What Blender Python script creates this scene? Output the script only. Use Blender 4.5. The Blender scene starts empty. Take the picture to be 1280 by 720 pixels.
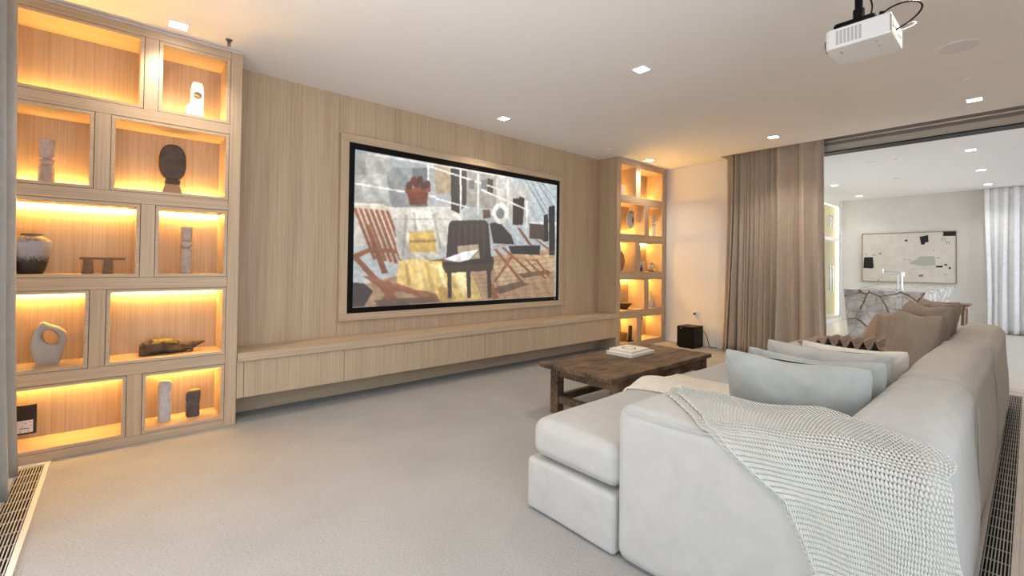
import bpy, bmesh, math, random
import numpy as np
from mathutils import Vector, Matrix, noise

random.seed(7)
scene = bpy.context.scene
col = scene.collection
R2 = math.radians

# ------------------------------------------------------------------ camera
cam_d = bpy.data.cameras.new('camera')
cam = bpy.data.objects.new('camera', cam_d)
col.objects.link(cam)
cam_d.sensor_width = 36.0
cam_d.lens = 564.88 / 1280 * 36
cam_d.shift_y = -(360 - 321.8) / 1280
cam_d.clip_start = 0.02
yaw, pitch, roll = 0.7164, 0.01448, 0.011656
fw = Vector((math.sin(yaw), math.cos(yaw), 0)); rt = Vector((math.cos(yaw), -math.sin(yaw), 0)); up = Vector((0, 0, 1))
f2 = fw * math.cos(pitch) + up * math.sin(pitch); u2 = up * math.cos(pitch) - fw * math.sin(pitch)
r3 = rt * math.cos(roll) + u2 * math.sin(roll); u3 = u2 * math.cos(roll) - rt * math.sin(roll)
m = Matrix((r3, u3, -f2)).transposed().to_4x4()
m.translation = (0, 0, 1.2)
cam.matrix_world = m
scene.camera = cam

# ------------------------------------------------------------------ sky, exposure
world = bpy.data.worlds.new('overcast_sky')
scene.world = world
world.use_nodes = True
wn, wl = world.node_tree.nodes, world.node_tree.links
bg = wn['Background']
tc = wn.new('ShaderNodeTexCoord'); sp = wn.new('ShaderNodeSeparateXYZ'); rp = wn.new('ShaderNodeValToRGB')
mp = wn.new('ShaderNodeMapRange'); mp.inputs['From Min'].default_value = -1; mp.inputs['From Max'].default_value = 1
wl.new(tc.outputs['Generated'], sp.inputs[0]); wl.new(sp.outputs['Z'], mp.inputs['Value']); wl.new(mp.outputs[0], rp.inputs[0])
e = rp.color_ramp.elements
e[0].position = 0.0; e[0].color = (.95, .94, .97, 1)
e[1].position = 1.0; e[1].color = (.76, .87, 1.03, 1)
x = e.new(.485); x.color = (.95, .95, 1.0, 1)
x = e.new(.515); x.color = (.88, .95, 1.04, 1)
wl.new(rp.outputs[0], bg.inputs['Color'])
SKY = 2.4
bg.inputs['Strength'].default_value = SKY

scene.view_settings.view_transform = 'Standard'
scene.view_settings.look = 'None'
scene.view_settings.gamma = 1
scene.view_settings.use_curve_mapping = False
scene.view_settings.exposure = 0.42
scene.cycles.use_denoising = True
scene.cycles.max_bounces = 10
scene.cycles.diffuse_bounces = 6
scene.cycles.transparent_max_bounces = 12
scene.cycles.sample_clamp_indirect = 6
scene.cycles.caustics_reflective = False
scene.cycles.caustics_refractive = False

SPOT_W = 37.0        # each recessed ceiling lamp
LED_E = 165.0         # shelf strips
SCREEN_E = 0.8

def portal(name, loc, rot, sx, sy):
    d = bpy.data.lights.new(name, 'AREA'); d.shape = 'RECTANGLE'; d.size = sx; d.size_y = sy
    d.cycles.is_portal = True
    o = bpy.data.objects.new(name, d); col.objects.link(o); o.location = loc; o.rotation_euler = rot
portal('daylight_portal', (-.86, 1.5, 1.32), (0, R2(-90), 0), 2.6, 4.2)
portal('daylight_portal', (.75, -.73, 1.32), (R2(90), 0, 0), 3.0, 2.6)
portal('daylight_portal', (9.75, -.73, 1.32), (R2(90), 0, 0), 5.6, 2.6)

# ------------------------------------------------------------------ materials
def new_mat(name):
    mt = bpy.data.materials.new(name); mt.use_nodes = True
    return mt, mt.node_tree.nodes, mt.node_tree.links, mt.node_tree.nodes['Principled BSDF']

def plain(name, c, rough=.6, metal=0, spec=.4, emit=None, es=0, bump=0, bscale=200, var=0, vscale=6, sheen=0):
    mt, n, l, b = new_mat(name)
    b.inputs['Base Color'].default_value = (*c, 1); b.inputs['Roughness'].default_value = rough
    b.inputs['Metallic'].default_value = metal; b.inputs['Specular IOR Level'].default_value = spec
    if sheen: b.inputs['Sheen Weight'].default_value = sheen
    if emit:
        b.inputs['Emission Color'].default_value = (*emit, 1); b.inputs['Emission Strength'].default_value = es
    if bump or var:
        t = n.new('ShaderNodeTexCoord')
    if bump:
        nz = n.new('ShaderNodeTexNoise'); nz.inputs['Scale'].default_value = bscale; nz.inputs['Detail'].default_value = 3
        bp = n.new('ShaderNodeBump'); bp.inputs['Strength'].default_value = bump; bp.inputs['Distance'].default_value = .004
        l.new(t.outputs['Object'], nz.inputs['Vector']); l.new(nz.outputs['Fac'], bp.inputs['Height']); l.new(bp.outputs[0], b.inputs['Normal'])
    if var:
        nz = n.new('ShaderNodeTexNoise'); nz.inputs['Scale'].default_value = vscale; nz.inputs['Detail'].default_value = 5
        mr = n.new('ShaderNodeMapRange'); mr.inputs['From Min'].default_value = .3; mr.inputs['From Max'].default_value = .7
        mr.inputs['To Min'].default_value = 1 - var; mr.inputs['To Max'].default_value = 1 + var
        mx = n.new('ShaderNodeVectorMath'); mx.operation = 'SCALE'; mx.inputs[0].default_value = c
        l.new(t.outputs['Object'], nz.inputs['Vector']); l.new(nz.outputs['Fac'], mr.inputs['Value']); l.new(mr.outputs[0], mx.inputs['Scale'])
        l.new(mx.outputs[0], b.inputs['Base Color'])
    return mt

def oak(name, axis, c1=(.555, .425, .295), c2=(.40, .30, .205), tint=1.0, rough=.5):
    """oak veneer with its grain along AXIS"""
    mt, n, l, b = new_mat(name)
    t = n.new('ShaderNodeTexCoord')
    def stretched(across, along):
        mpg = n.new('ShaderNodeMapping')
        s = [across] * 3; s['xyz'.index(axis)] = along
        mpg.inputs['Scale'].default_value = s
        l.new(t.outputs['Object'], mpg.inputs['Vector'])
        return mpg
    n1 = n.new('ShaderNodeTexNoise'); n1.inputs['Scale'].default_value = 1; n1.inputs['Detail'].default_value = 4
    l.new(stretched(85, 1.4).outputs[0], n1.inputs['Vector'])
    n2 = n.new('ShaderNodeTexNoise'); n2.inputs['Scale'].default_value = 1; n2.inputs['Detail'].default_value = 2
    l.new(stretched(9, .35).outputs[0], n2.inputs['Vector'])
    n3 = n.new('ShaderNodeTexNoise'); n3.inputs['Scale'].default_value = 1; n3.inputs['Detail'].default_value = 2
    l.new(stretched(330, 5).outputs[0], n3.inputs['Vector'])
    a = n.new('ShaderNodeMath'); a.operation = 'MULTIPLY_ADD'; a.inputs[1].default_value = .55
    l.new(n1.outputs['Fac'], a.inputs[0])
    a2 = n.new('ShaderNodeMath'); a2.operation = 'MULTIPLY'; a2.inputs[1].default_value = .30; l.new(n2.outputs['Fac'], a2.inputs[0])
    a3 = n.new('ShaderNodeMath'); a3.operation = 'MULTIPLY_ADD'; a3.inputs[1].default_value = .25; l.new(n3.outputs['Fac'], a3.inputs[0])
    l.new(a2.outputs[0], a3.inputs[2]); l.new(a3.outputs[0], a.inputs[2])
    r = n.new('ShaderNodeValToRGB'); r.color_ramp.elements[0].position = .38; r.color_ramp.elements[1].position = .68
    r.color_ramp.elements[0].color = (*[v * tint for v in c2], 1); r.color_ramp.elements[1].color = (*[v * tint for v in c1], 1)
    l.new(a.outputs[0], r.inputs[0]); l.new(r.outputs[0], b.inputs['Base Color'])
    bp = n.new('ShaderNodeBump'); bp.inputs['Strength'].default_value = .12; bp.inputs['Distance'].default_value = .002
    l.new(n1.outputs['Fac'], bp.inputs['Height']); l.new(bp.outputs[0], b.inputs['Normal'])
    b.inputs['Roughness'].default_value = rough; b.inputs['Specular IOR Level'].default_value = .3
    return mt

def fabric(name, c, scale=900, bump=.25, var=.06, rough=.95, rib=None, ribscale=120, ribbump=.5, ribdark=.75):
    mt, n, l, b = new_mat(name)
    t = n.new('ShaderNodeTexCoord')
    nz = n.new('ShaderNodeTexNoise'); nz.inputs['Scale'].default_value = 14; nz.inputs['Detail'].default_value = 6; nz.inputs['Roughness'].default_value = .65
    mr = n.new('ShaderNodeMapRange'); mr.inputs['From Min'].default_value = .3; mr.inputs['From Max'].default_value = .7
    mr.inputs['To Min'].default_value = 1 - var; mr.inputs['To Max'].default_value = 1 + var
    sc = n.new('ShaderNodeVectorMath'); sc.operation = 'SCALE'; sc.inputs[0].default_value = c
    l.new(t.outputs['Object'], nz.inputs['Vector']); l.new(nz.outputs['Fac'], mr.inputs['Value']); l.new(mr.outputs[0], sc.inputs['Scale'])
    out = sc.outputs[0]
    wv = n.new('ShaderNodeTexNoise'); wv.inputs['Scale'].default_value = scale; wv.inputs['Detail'].default_value = 2
    l.new(t.outputs['Object'], wv.inputs['Vector'])
    bp = n.new('ShaderNodeBump'); bp.inputs['Strength'].default_value = bump; bp.inputs['Distance'].default_value = .002
    l.new(wv.outputs['Fac'], bp.inputs['Height'])
    last = bp
    if rib:
        w = n.new('ShaderNodeTexWave'); w.bands_direction = rib; w.inputs['Scale'].default_value = ribscale; w.inputs['Distortion'].default_value = .6
        w.inputs['Detail'].default_value = 1
        l.new(t.outputs['UV' if rib in 'X' and name.endswith('uv') else 'Object'], w.inputs['Vector'])
        b2 = n.new('ShaderNodeBump'); b2.inputs['Strength'].default_value = ribbump; b2.inputs['Distance'].default_value = .004
        l.new(w.outputs['Fac'], b2.inputs['Height']); l.new(bp.outputs[0], b2.inputs['Normal']); last = b2
        m2 = n.new('ShaderNodeMapRange'); m2.inputs['To Min'].default_value = ribdark; m2.inputs['To Max'].default_value = 1.04
        l.new(w.outputs['Fac'], m2.inputs['Value'])
        s2 = n.new('ShaderNodeVectorMath'); s2.operation = 'SCALE'; l.new(out, s2.inputs[0]); l.new(m2.outputs[0], s2.inputs['Scale']); out = s2.outputs[0]
    l.new(out, b.inputs['Base Color']); l.new(last.outputs[0], b.inputs['Normal'])
    b.inputs['Roughness'].default_value = rough; b.inputs['Specular IOR Level'].default_value = .15; b.inputs['Sheen Weight'].default_value = .15
    return mt

def carpet_mat():
    mt, n, l, b = new_mat('carpet_pile')
    t = n.new('ShaderNodeTexCoord')
    mpg = n.new('ShaderNodeMapping'); mpg.inputs['Scale'].default_value = (95, 270, 95); l.new(t.outputs['Object'], mpg.inputs['Vector'])
    n1 = n.new('ShaderNodeTexNoise'); n1.inputs['Scale'].default_value = 1; n1.inputs['Detail'].default_value = 4; l.new(mpg.outputs[0], n1.inputs['Vector'])
    n2 = n.new('ShaderNodeTexNoise'); n2.inputs['Scale'].default_value = 2.2; n2.inputs['Detail'].default_value = 5; l.new(t.outputs['Object'], n2.inputs['Vector'])
    r = n.new('ShaderNodeValToRGB'); r.color_ramp.elements[0].position = .32; r.color_ramp.elements[1].position = .66
    r.color_ramp.elements[0].color = (.30, .295, .285, 1); r.color_ramp.elements[1].color = (.41, .405, .395, 1)
    l.new(n1.outputs['Fac'], r.inputs[0])
    mr = n.new('ShaderNodeMapRange'); mr.inputs['From Min'].default_value = .3; mr.inputs['From Max'].default_value = .7; mr.inputs['To Min'].default_value = .94; mr.inputs['To Max'].default_value = 1.05
    l.new(n2.outputs['Fac'], mr.inputs['Value'])
    s = n.new('ShaderNodeVectorMath'); s.operation = 'SCALE'; l.new(r.outputs[0], s.inputs[0]); l.new(mr.outputs[0], s.inputs['Scale'])
    l.new(s.outputs[0], b.inputs['Base Color'])
    bp = n.new('ShaderNodeBump'); bp.inputs['Strength'].default_value = .6; bp.inputs['Distance'].default_value = .005
    l.new(n1.outputs['Fac'], bp.inputs['Height']); l.new(bp.outputs[0], b.inputs['Normal'])
    b.inputs['Roughness'].default_value = 1; b.inputs['Specular IOR Level'].default_value = .05
    return mt

def marble_mat():
    mt, n, l, b = new_mat('veined_marble')
    t = n.new('ShaderNodeTexCoord')
    nz = n.new('ShaderNodeTexNoise'); nz.inputs['Scale'].default_value = 3.0; nz.inputs['Detail'].default_value = 5
    l.new(t.outputs['Object'], nz.inputs['Vector'])
    mx = n.new('ShaderNodeVectorMath'); mx.operation = 'MULTIPLY_ADD'; mx.inputs[1].default_value = (.13, .13, .13)
    l.new(nz.outputs['Color'], mx.inputs[0]); l.new(t.outputs['Object'], mx.inputs[2])
    def veins(scale, lo, hi, off):
        ad = n.new('ShaderNodeVectorMath'); ad.operation = 'ADD'; ad.inputs[1].default_value = off; l.new(mx.outputs[0], ad.inputs[0])
        v = n.new('ShaderNodeTexVoronoi'); v.feature = 'DISTANCE_TO_EDGE'; v.inputs['Scale'].default_value = scale; l.new(ad.outputs[0], v.inputs['Vector'])
        r = n.new('ShaderNodeMapRange'); r.inputs['From Min'].default_value = lo; r.inputs['From Max'].default_value = hi; r.inputs['To Min'].default_value = 1; r.inputs['To Max'].default_value = 0
        l.new(v.outputs['Distance'], r.inputs['Value']); return r.outputs[0]
    v1 = veins(3.4, .006, .050, (0, 0, 0)); v2 = veins(7, 0, .03, (3.1, 1.7, .4))
    nb = n.new('ShaderNodeTexNoise'); nb.inputs['Scale'].default_value = 5; nb.inputs['Detail'].default_value = 6; l.new(t.outputs['Object'], nb.inputs['Vector'])
    base = n.new('ShaderNodeValToRGB'); base.color_ramp.elements[0].position = .35; base.color_ramp.elements[1].position = .62
    base.color_ramp.elements[0].color = (.42, .42, .42, 1); base.color_ramp.elements[1].color = (.78, .78, .78, 1)
    l.new(nb.outputs['Fac'], base.inputs[0])
    m1 = n.new('ShaderNodeMixRGB'); m1.inputs[2].default_value = (.30, .22, .17, 1); l.new(base.outputs[0], m1.inputs[1])
    k = n.new('ShaderNodeMath'); k.operation = 'MULTIPLY'; k.inputs[1].default_value = .85; l.new(v2, k.inputs[0]); l.new(k.outputs[0], m1.inputs[0])
    m2 = n.new('ShaderNodeMixRGB'); m2.inputs[2].default_value = (.20, .11, .045, 1); l.new(m1.outputs[0], m2.inputs[1])
    k2 = n.new('ShaderNodeMath'); k2.operation = 'MULTIPLY'; l.new(v1, k2.inputs[0])
    nk = n.new('ShaderNodeMapRange'); nk.inputs['From Min'].default_value = .36; nk.inputs['From Max'].default_value = .46; l.new(nb.outputs['Fac'], nk.inputs['Value']); l.new(nk.outputs[0], k2.inputs[1])
    l.new(k2.outputs[0], m2.inputs[0]); l.new(m2.outputs[0], b.inputs['Base Color'])
    b.inputs['Roughness'].default_value = .2
    return mt

def rustic_wood():
    mt, n, l, b = new_mat('weathered_dark_wood')
    t = n.new('ShaderNodeTexCoord'); mpg = n.new('ShaderNodeMapping'); mpg.inputs['Scale'].default_value = (5, 55, 30)
    l.new(t.outputs['Object'], mpg.inputs['Vector'])
    n1 = n.new('ShaderNodeTexNoise'); n1.inputs['Scale'].default_value = 1; n1.inputs['Detail'].default_value = 6; n1.inputs['Distortion'].default_value = .4; l.new(mpg.outputs[0], n1.inputs['Vector'])
    n2 = n.new('ShaderNodeTexNoise'); n2.inputs['Scale'].default_value = 7; n2.inputs['Detail'].default_value = 6; l.new(t.outputs['Object'], n2.inputs['Vector'])
    a = n.new('ShaderNodeMath'); a.operation = 'MULTIPLY_ADD'; a.inputs[1].default_value = .5; l.new(n1.outputs['Fac'], a.inputs[0])
    k = n.new('ShaderNodeMath'); k.operation = 'MULTIPLY'; k.inputs[1].default_value = .5; l.new(n2.outputs['Fac'], k.inputs[0]); l.new(k.outputs[0], a.inputs[2])
    r = n.new('ShaderNodeValToRGB'); r.color_ramp.elements[0].position = .36; r.color_ramp.elements[1].position = .66
    r.color_ramp.elements[0].color = (.022, .012, .007, 1); r.color_ramp.elements[1].color = (.20, .125, .07, 1)
    l.new(a.outputs[0], r.inputs[0]); l.new(r.outputs[0], b.inputs['Base Color'])
    bp = n.new('ShaderNodeBump'); bp.inputs['Strength'].default_value = .6; bp.inputs['Distance'].default_value = .006
    l.new(a.outputs[0], bp.inputs['Height']); l.new(bp.outputs[0], b.inputs['Normal'])
    b.inputs['Roughness'].default_value = .6
    return mt

def pane_mat(name='window_glass', ior=1.35):
    mt, n, l, b = new_mat(name)
    n.remove(b)
    tr = n.new('ShaderNodeBsdfTransparent'); gl = n.new('ShaderNodeBsdfGlossy'); gl.inputs['Roughness'].default_value = .02
    tr.inputs[0].default_value = (.97, .98, .97, 1)
    fr = n.new('ShaderNodeFresnel'); fr.inputs['IOR'].default_value = ior
    if ior < 1.1: fr = n.new('ShaderNodeValue'); fr.outputs[0].default_value = .05
    mx = n.new('ShaderNodeMixShader'); l.new(fr.outputs[0], mx.inputs[0]); l.new(tr.outputs[0], mx.inputs[1]); l.new(gl.outputs[0], mx.inputs[2])
    l.new(mx.outputs[0], n['Material Output'].inputs['Surface'])
    return mt

def vase_mat():
    mt, n, l, b = new_mat('banded_raku_glaze')
    t = n.new('ShaderNodeTexCoord'); s = n.new('ShaderNodeSeparateXYZ'); l.new(t.outputs['Object'], s.inputs[0])
    nz = n.new('ShaderNodeTexNoise'); nz.inputs['Scale'].default_value = 90; nz.inputs['Detail'].default_value = 4; l.new(t.outputs['Object'], nz.inputs['Vector'])
    a = n.new('ShaderNodeMath'); a.operation = 'MULTIPLY_ADD'; a.inputs[1].default_value = .09; l.new(nz.outputs['Fac'], a.inputs[0]); l.new(s.outputs['Z'], a.inputs[2])
    r = n.new('ShaderNodeValToRGB'); mr = n.new('ShaderNodeMapRange'); mr.inputs['From Min'].default_value = 0; mr.inputs['From Max'].default_value = .31
    l.new(a.outputs[0], mr.inputs['Value']); l.new(mr.outputs[0], r.inputs[0])
    els = r.color_ramp.elements
    els[0].position = 0; els[0].color = (.012, .010, .010, 1); els[1].position = 1; els[1].color = (.07, .055, .045, 1)
    for p_, c_ in ((.40, (.02, .017, .017, 1)), (.52, (.28, .27, .29, 1)), (.74, (.34, .33, .35, 1)), (.86, (.10, .08, .07, 1))):
        q = els.new(p_); q.color = c_
    l.new(r.outputs[0], b.inputs['Base Color']); b.inputs['Roughness'].default_value = .55
    return mt

def light_mat(name, c, s):
    mt, n, l, b = new_mat(name)
    b.inputs['Base Color'].default_value = (.9, .9, .9, 1); b.inputs['Emission Color'].default_value = (*c, 1); b.inputs['Emission Strength'].default_value = s
    return mt

M = dict(
    oak_z=oak('oak_upright_grain', 'z'), oak_x=oak('oak_lengthwise_grain', 'x'), oak_y=oak('oak_depth_grain', 'y'),
    wall_oak=oak('oak_wall_veneer', 'z', tint=.98),
    plaster=plain('white_plaster', (.83, .82, .80), .85, bump=.05, bscale=60), ceil=plain('ceiling_paint', (.88, .875, .865), .9),
    bar_wall=plain('limewashed_wall', (.78, .77, .74), .9, var=.03, vscale=2),
    carpet=carpet_mat(), stone=plain('pale_stone', (.62, .58, .54), .5, var=.05, vscale=9), bar_floor=plain('pale_timber_floor', (.70, .655, .60), .35, var=.04, vscale=3),
    sofa=fabric('grey_linen', (.425, .422, .402)), cushion_blue=fabric('blue_grey_linen', (.355, .37, .35), var=.08), cushion_grey=fabric('grey_cushion_linen', (.41, .405, .38)),
    cushion_cream=fabric('cream_linen', (.62, .58, .53)), cushion_brown=fabric('taupe_linen', (.27, .225, .19)),
    throw=fabric('ivory_wool', (.54, .538, .50), scale=1500, bump=.15, var=.04),
    rib_cream=fabric('ribbed_cream_wool', (.74, .68, .58), rib='Y', ribscale=26, ribbump=.6, ribdark=.86),
    rib_brown=fabric('ribbed_taupe_wool', (.37, .29, .24), rib='Y', ribscale=30, ribbump=.6, ribdark=.8),
    tan_curtain=fabric('tan_curtain_linen', (.53, .465, .395), scale=600), grey_curtain=fabric('grey_curtain_linen', (.34, .34, .33), scale=600), white_curtain=fabric('white_curtain_linen', (.86, .865, .87), scale=600),
    black=plain('black_lacquer', (.004, .004, .005), .4, spec=.15), matte_black=plain('matte_black', (.008, .008, .009), .8, spec=.1), shadow=plain('dark_gap', (.03, .025, .02), .9),
    white_plastic=plain('white_plastic', (.86, .86, .86), .4), grey_plastic=plain('grey_plastic', (.35, .36, .37), .5), cream_paper=plain('cream_book_cloth', (.80, .77, .68), .7),
    chrome=plain('chrome', (.75, .77, .80), .15, metal=1), steel=plain('brushed_steel', (.55, .56, .58), .35, metal=1), alu=plain('pale_metal', (.80, .80, .80), .4, metal=.6),
    marble=marble_mat(), wood=rustic_wood(), pane=pane_mat(), clear=pane_mat('coated_clear_glass', 1.06), vase=vase_mat(),
    light=light_mat('lamp_lens', (1, .93, .82), 14), light_bar=light_mat('bar_lamp_lens', (1, .97, .93), 14), led=light_mat('warm_led', (1, .55, .12), LED_E),
    vent_slat=plain('vent_slat', (.42, .41, .40), .5), taupe=plain('recess_shade_tone', (.36, .315, .275), .9), fascia=plain('fascia_paint', (.55, .52, .48), .9), dark_steel=plain('dark_steel', (.12, .12, .13), .35, metal=.8),
    led_bar=light_mat('cabinet_led', (1, .90, .68), 4.5),
    stone_pink=plain('travertine', (.42, .36, .32), .8, bump=.4, bscale=90, var=.18, vscale=25), stone_white=plain('white_stone', (.56, .565, .59), .7, bump=.2, bscale=60),
    stone_grey=plain('grey_limestone', (.36, .34, .32), .8, bump=.2, bscale=120), stone_pale=plain('pale_pitted_stone', (.50, .50, .52), .85, bump=.7, bscale=70, var=.12, vscale=30),
    stone_dark=plain('dark_pitted_stone', (.10, .085, .085), .85, bump=.7, bscale=60, var=.25, vscale=20), dark_wood=plain('dark_carved_wood', (.075, .048, .034), .6, bump=.5, bscale=40, var=.3, vscale=18),
    mid_wood=plain('brown_carved_wood', (.16, .095, .05), .6, bump=.3, bscale=60, var=.2, vscale=30), light_wood=plain('lighter_carved_wood', (.36, .22, .12), .6, bump=.3, bscale=60),
    bark=plain('driftwood', (.10, .065, .042), .85, bump=.9, bscale=45, var=.45, vscale=22), moss=plain('dry_moss', (.22, .19, .03), .95, bump=.9, bscale=150, var=.3, vscale=60),
    label=plain('pale_label', (.72, .68, .70), .7), ink=plain('black_ink', (.02, .02, .02), .8), canvas=plain('cream_canvas', (.74, .69, .62), .9, var=.05, vscale=7), sage=plain('sage_paint', (.48, .49, .43), .9),
    pencil=plain('pencil_grey', (.48, .45, .42), .9), rust=plain('rust_paint', (.42, .22, .10), .9), frame_wood=plain('thin_oak_frame', (.30, .22, .14), .6),
    cane=plain('woven_brown', (.22, .12, .05), .8, bump=.9, bscale=80, var=.3, vscale=50), bar_inside=plain('cream_cabinet_lining', (.80, .75, .62), .6), slat_wood=plain('walnut_slat', (.20, .115, .075), .5, var=.15, vscale=30),
)

# ------------------------------------------------------------------ mesh helpers
class MB:
    def __init__(s): s.v = []; s.f = []
    def add(s, vs, fs):
        o = len(s.v); s.v += [tuple(v) for v in vs]; s.f += [tuple(i + o for i in f) for f in fs]; return s
    def box(s, x0, x1, y0, y1, z0, z1):
        return s.add([(x0, y0, z0), (x1, y0, z0), (x1, y1, z0), (x0, y1, z0), (x0, y0, z1), (x1, y0, z1), (x1, y1, z1), (x0, y1, z1)],
                     [(0, 3, 2, 1), (4, 5, 6, 7), (0, 1, 5, 4), (1, 2, 6, 5), (2, 3, 7, 6), (3, 0, 4, 7)])
    def bar(s, a, b, w, h=None, roll=0):
        a, b = Vector(a), Vector(b); h = h or w; d = (b - a).normalized()
        u = d.cross(Vector((0, 0, 1)));  u = Vector((1, 0, 0)) if u.length < 1e-4 else u.normalized()
        v = u.cross(d)
        q = [(-1, -1), (1, -1), (1, 1), (-1, 1)]
        return s.add([p + u * (i * w / 2) + v * (j * h / 2) for p in (a, b) for i, j in q],
                     [(0, 1, 2, 3), (7, 6, 5, 4), (0, 4, 5, 1), (1, 5, 6, 2), (2, 6, 7, 3), (3, 7, 4, 0)])
    def lathe(s, prof, c=(0, 0, 0), n=28, sx=1, sy=1, axis='z'):
        vs, fs = [], []
        for r, z in prof:
            for k in range(n):
                a = 2 * math.pi * k / n; p = (r * math.cos(a) * sx, r * math.sin(a) * sy, z)
                if axis == 'y': p = (p[0], z, p[1])
                if axis == 'x': p = (z, p[0], p[1])
                vs.append((c[0] + p[0], c[1] + p[1], c[2] + p[2]))
        for i in range(len(prof) - 1):
            for k in range(n):
                q = [i * n + k, i * n + (k + 1) % n, (i + 1) * n + (k + 1) % n, (i + 1) * n + k]
                fs.append(tuple(q))
        fs.append(tuple(range(n))[::-1]); fs.append(tuple((len(prof) - 1) * n + k for k in range(n)))
        return s.add(vs, fs)
    def tube(s, pts, r, n=10):
        pts = [Vector(p) for p in pts]; vs, fs = [], []; u = None
        for i, p in enumerate(pts):
            d = (pts[min(i + 1, len(pts) - 1)] - pts[max(i - 1, 0)]).normalized()
            if u is None:
                u = d.orthogonal().normalized()
            u = (u - d * u.dot(d)).normalized(); w = d.cross(u)
            for k in range(n):
                a = 2 * math.pi * k / n; vs.append(p + (u * math.cos(a) + w * math.sin(a)) * r)
        for i in range(len(pts) - 1):
            for k in range(n):
                fs.append((i * n + k, i * n + (k + 1) % n, (i + 1) * n + (k + 1) % n, (i + 1) * n + k))
        fs.append(tuple(range(n))[::-1]); fs.append(tuple((len(pts) - 1) * n + k for k in range(n)))
        return s.add(vs, fs)
    def prism(s, poly, a0, a1, plane='xz'):
        """a polygon pushed from a0 to a1 along the axis its plane leaves out"""
        n = len(poly)
        def P(p, a): return {'xz': (p[0], a, p[1]), 'xy': (p[0], p[1], a), 'yz': (a, p[0], p[1])}[plane]
        return s.add([P(p, a0) for p in poly] + [P(p, a1) for p in poly],
                     [tuple(range(n))[::-1], tuple(range(n, 2 * n))] + [(i, (i + 1) % n, n + (i + 1) % n, n + i) for i in range(n)])
    def soft(s, c, size, r, nz=0.0, ns=3.0, puff=(0, 0, 0), seed=0, fn=None, step=.06):
        """a box with rounded edges, slightly puffed faces and a little unevenness"""
        h = [q / 2 for q in size]; r = min(r, *[q * .98 for q in h])
        def ticks(H):
            inner = np.linspace(-H + r, H - r, max(2, int((2 * H - 2 * r) / step) + 1))
            e = r * np.array([1, .72, .45, .2])
            return np.concatenate([-H + r - e, inner, (H - r + e)[::-1]])
        T = [ticks(q) for q in h]; idx = {}; vs = []; fs = []
        def put(p):
            k = tuple(round(q, 5) for q in p)
            if k in idx: return idx[k]
            q = [max(-h[i] + r, min(h[i] - r, p[i])) for i in range(3)]
            d = Vector([p[i] - q[i] for i in range(3)]); L = d.length
            o = Vector(q) + (d * (r / L) if L > 1e-6 else d)
            g = [1 - (p[i] / h[i]) ** 2 for i in range(3)]
            for i in range(3):
                if puff[i]:
                    j, kk = (i + 1) % 3, (i + 2) % 3
                    o[i] += puff[i] * (p[i] / h[i]) * max(g[j], 0) ** .6 * max(g[kk], 0) ** .6
            w = o + Vector(c)
            if nz: w += noise.noise_vector(w * ns + Vector((seed, seed * 1.7, 0))) * nz
            if fn: w = Vector(fn(w))
            idx[k] = len(vs); vs.append(w); return idx[k]
        for ax in range(3):
            i, j = (ax + 1) % 3, (ax + 2) % 3
            for sg in (-1, 1):
                for a in range(len(T[i]) - 1):
                    for b in range(len(T[j]) - 1):
                        q = []
                        for (u, v) in ((a, b), (a + 1, b), (a + 1, b + 1), (a, b + 1)):
                            p = [0, 0, 0]; p[ax] = sg * h[ax]; p[i] = T[i][u]; p[j] = T[j][v]; q.append(put(p))
                        if len(set(q)) == 4: fs.append(tuple(q if sg > 0 else q[::-1]))
        return s.add(vs, fs)

def obj(name, mb, mat, parent=None, smooth=False, bevel=0, label=None, kind=None, angle=40, solid=0, local=False):
    me = bpy.data.meshes.new(name)
    off = Vector((0, 0, 0))
    if parent is not None and not local:
        p = parent
        while p is not None: off += p.location; p = p.parent
    vs = [(v[0] - off[0], v[1] - off[1], v[2] - off[2]) for v in mb.v]
    me.from_pydata(vs, [], mb.f); me.update()
    me.materials.append(mat)
    if smooth:
        me.polygons.foreach_set('use_smooth', [True] * len(me.polygons))
        if angle < 180:
            me.set_sharp_from_angle(angle=R2(angle))
    o = bpy.data.objects.new(name, me); col.objects.link(o); o.parent = parent
    if bevel:
        b = o.modifiers.new('edge', 'BEVEL'); b.width = bevel; b.segments = 2; b.limit_method = 'ANGLE'
    if solid:
        q = o.modifiers.new('thickness', 'SOLIDIFY'); q.thickness = solid; q.offset = 0
    if label: o['label'] = label
    if kind: o['kind'] = kind
    return o

def tag(o, label, cat, group=None):
    o['label'] = label; o['category'] = cat
    if group: o['group'] = group
    return o

def thing(name, label, cat, loc=(0, 0, 0), group=None, rz=0):
    o = bpy.data.objects.new(name, None); o.empty_display_size = .05; col.objects.link(o); o.location = loc; o.rotation_euler.z = rz
    return tag(o, label, cat, group)

def struct(name, mb, mat, parent=None, **k):
    o = obj(name, mb, mat, parent, **k)
    if parent is None: o['kind'] = 'structure'
    return o

def shared(name, mesh, mat, parent, loc):
    o = bpy.data.objects.new(name, mesh); col.objects.link(o); o.parent = parent; o.location = loc
    return o

# ------------------------------------------------------------------ the room shell
CZ, D, DW, XR, XF = 2.745, 3.845, 4.167, 6.65, 12.6
XL, YN = -.80, -.66
struct('floor', MB().box(-.278, XR, .159, DW + .1, -.05, 0), M["carpet"])
struct('trim_1', MB().box(XL, -.278, YN, DW + .1, -.05, -.001).box(-.278, XR, YN, .159, -.05, -.001), M['stone'])
struct('floor_bar', MB().box(XR, XF + .1, YN, 3.3, -.05, -.002), M['bar_floor'])
struct('trim_2', MB().box(XR, XR + .18, YN, 2.5, -.0019, .004), M['stone'], bevel=.002)
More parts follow.
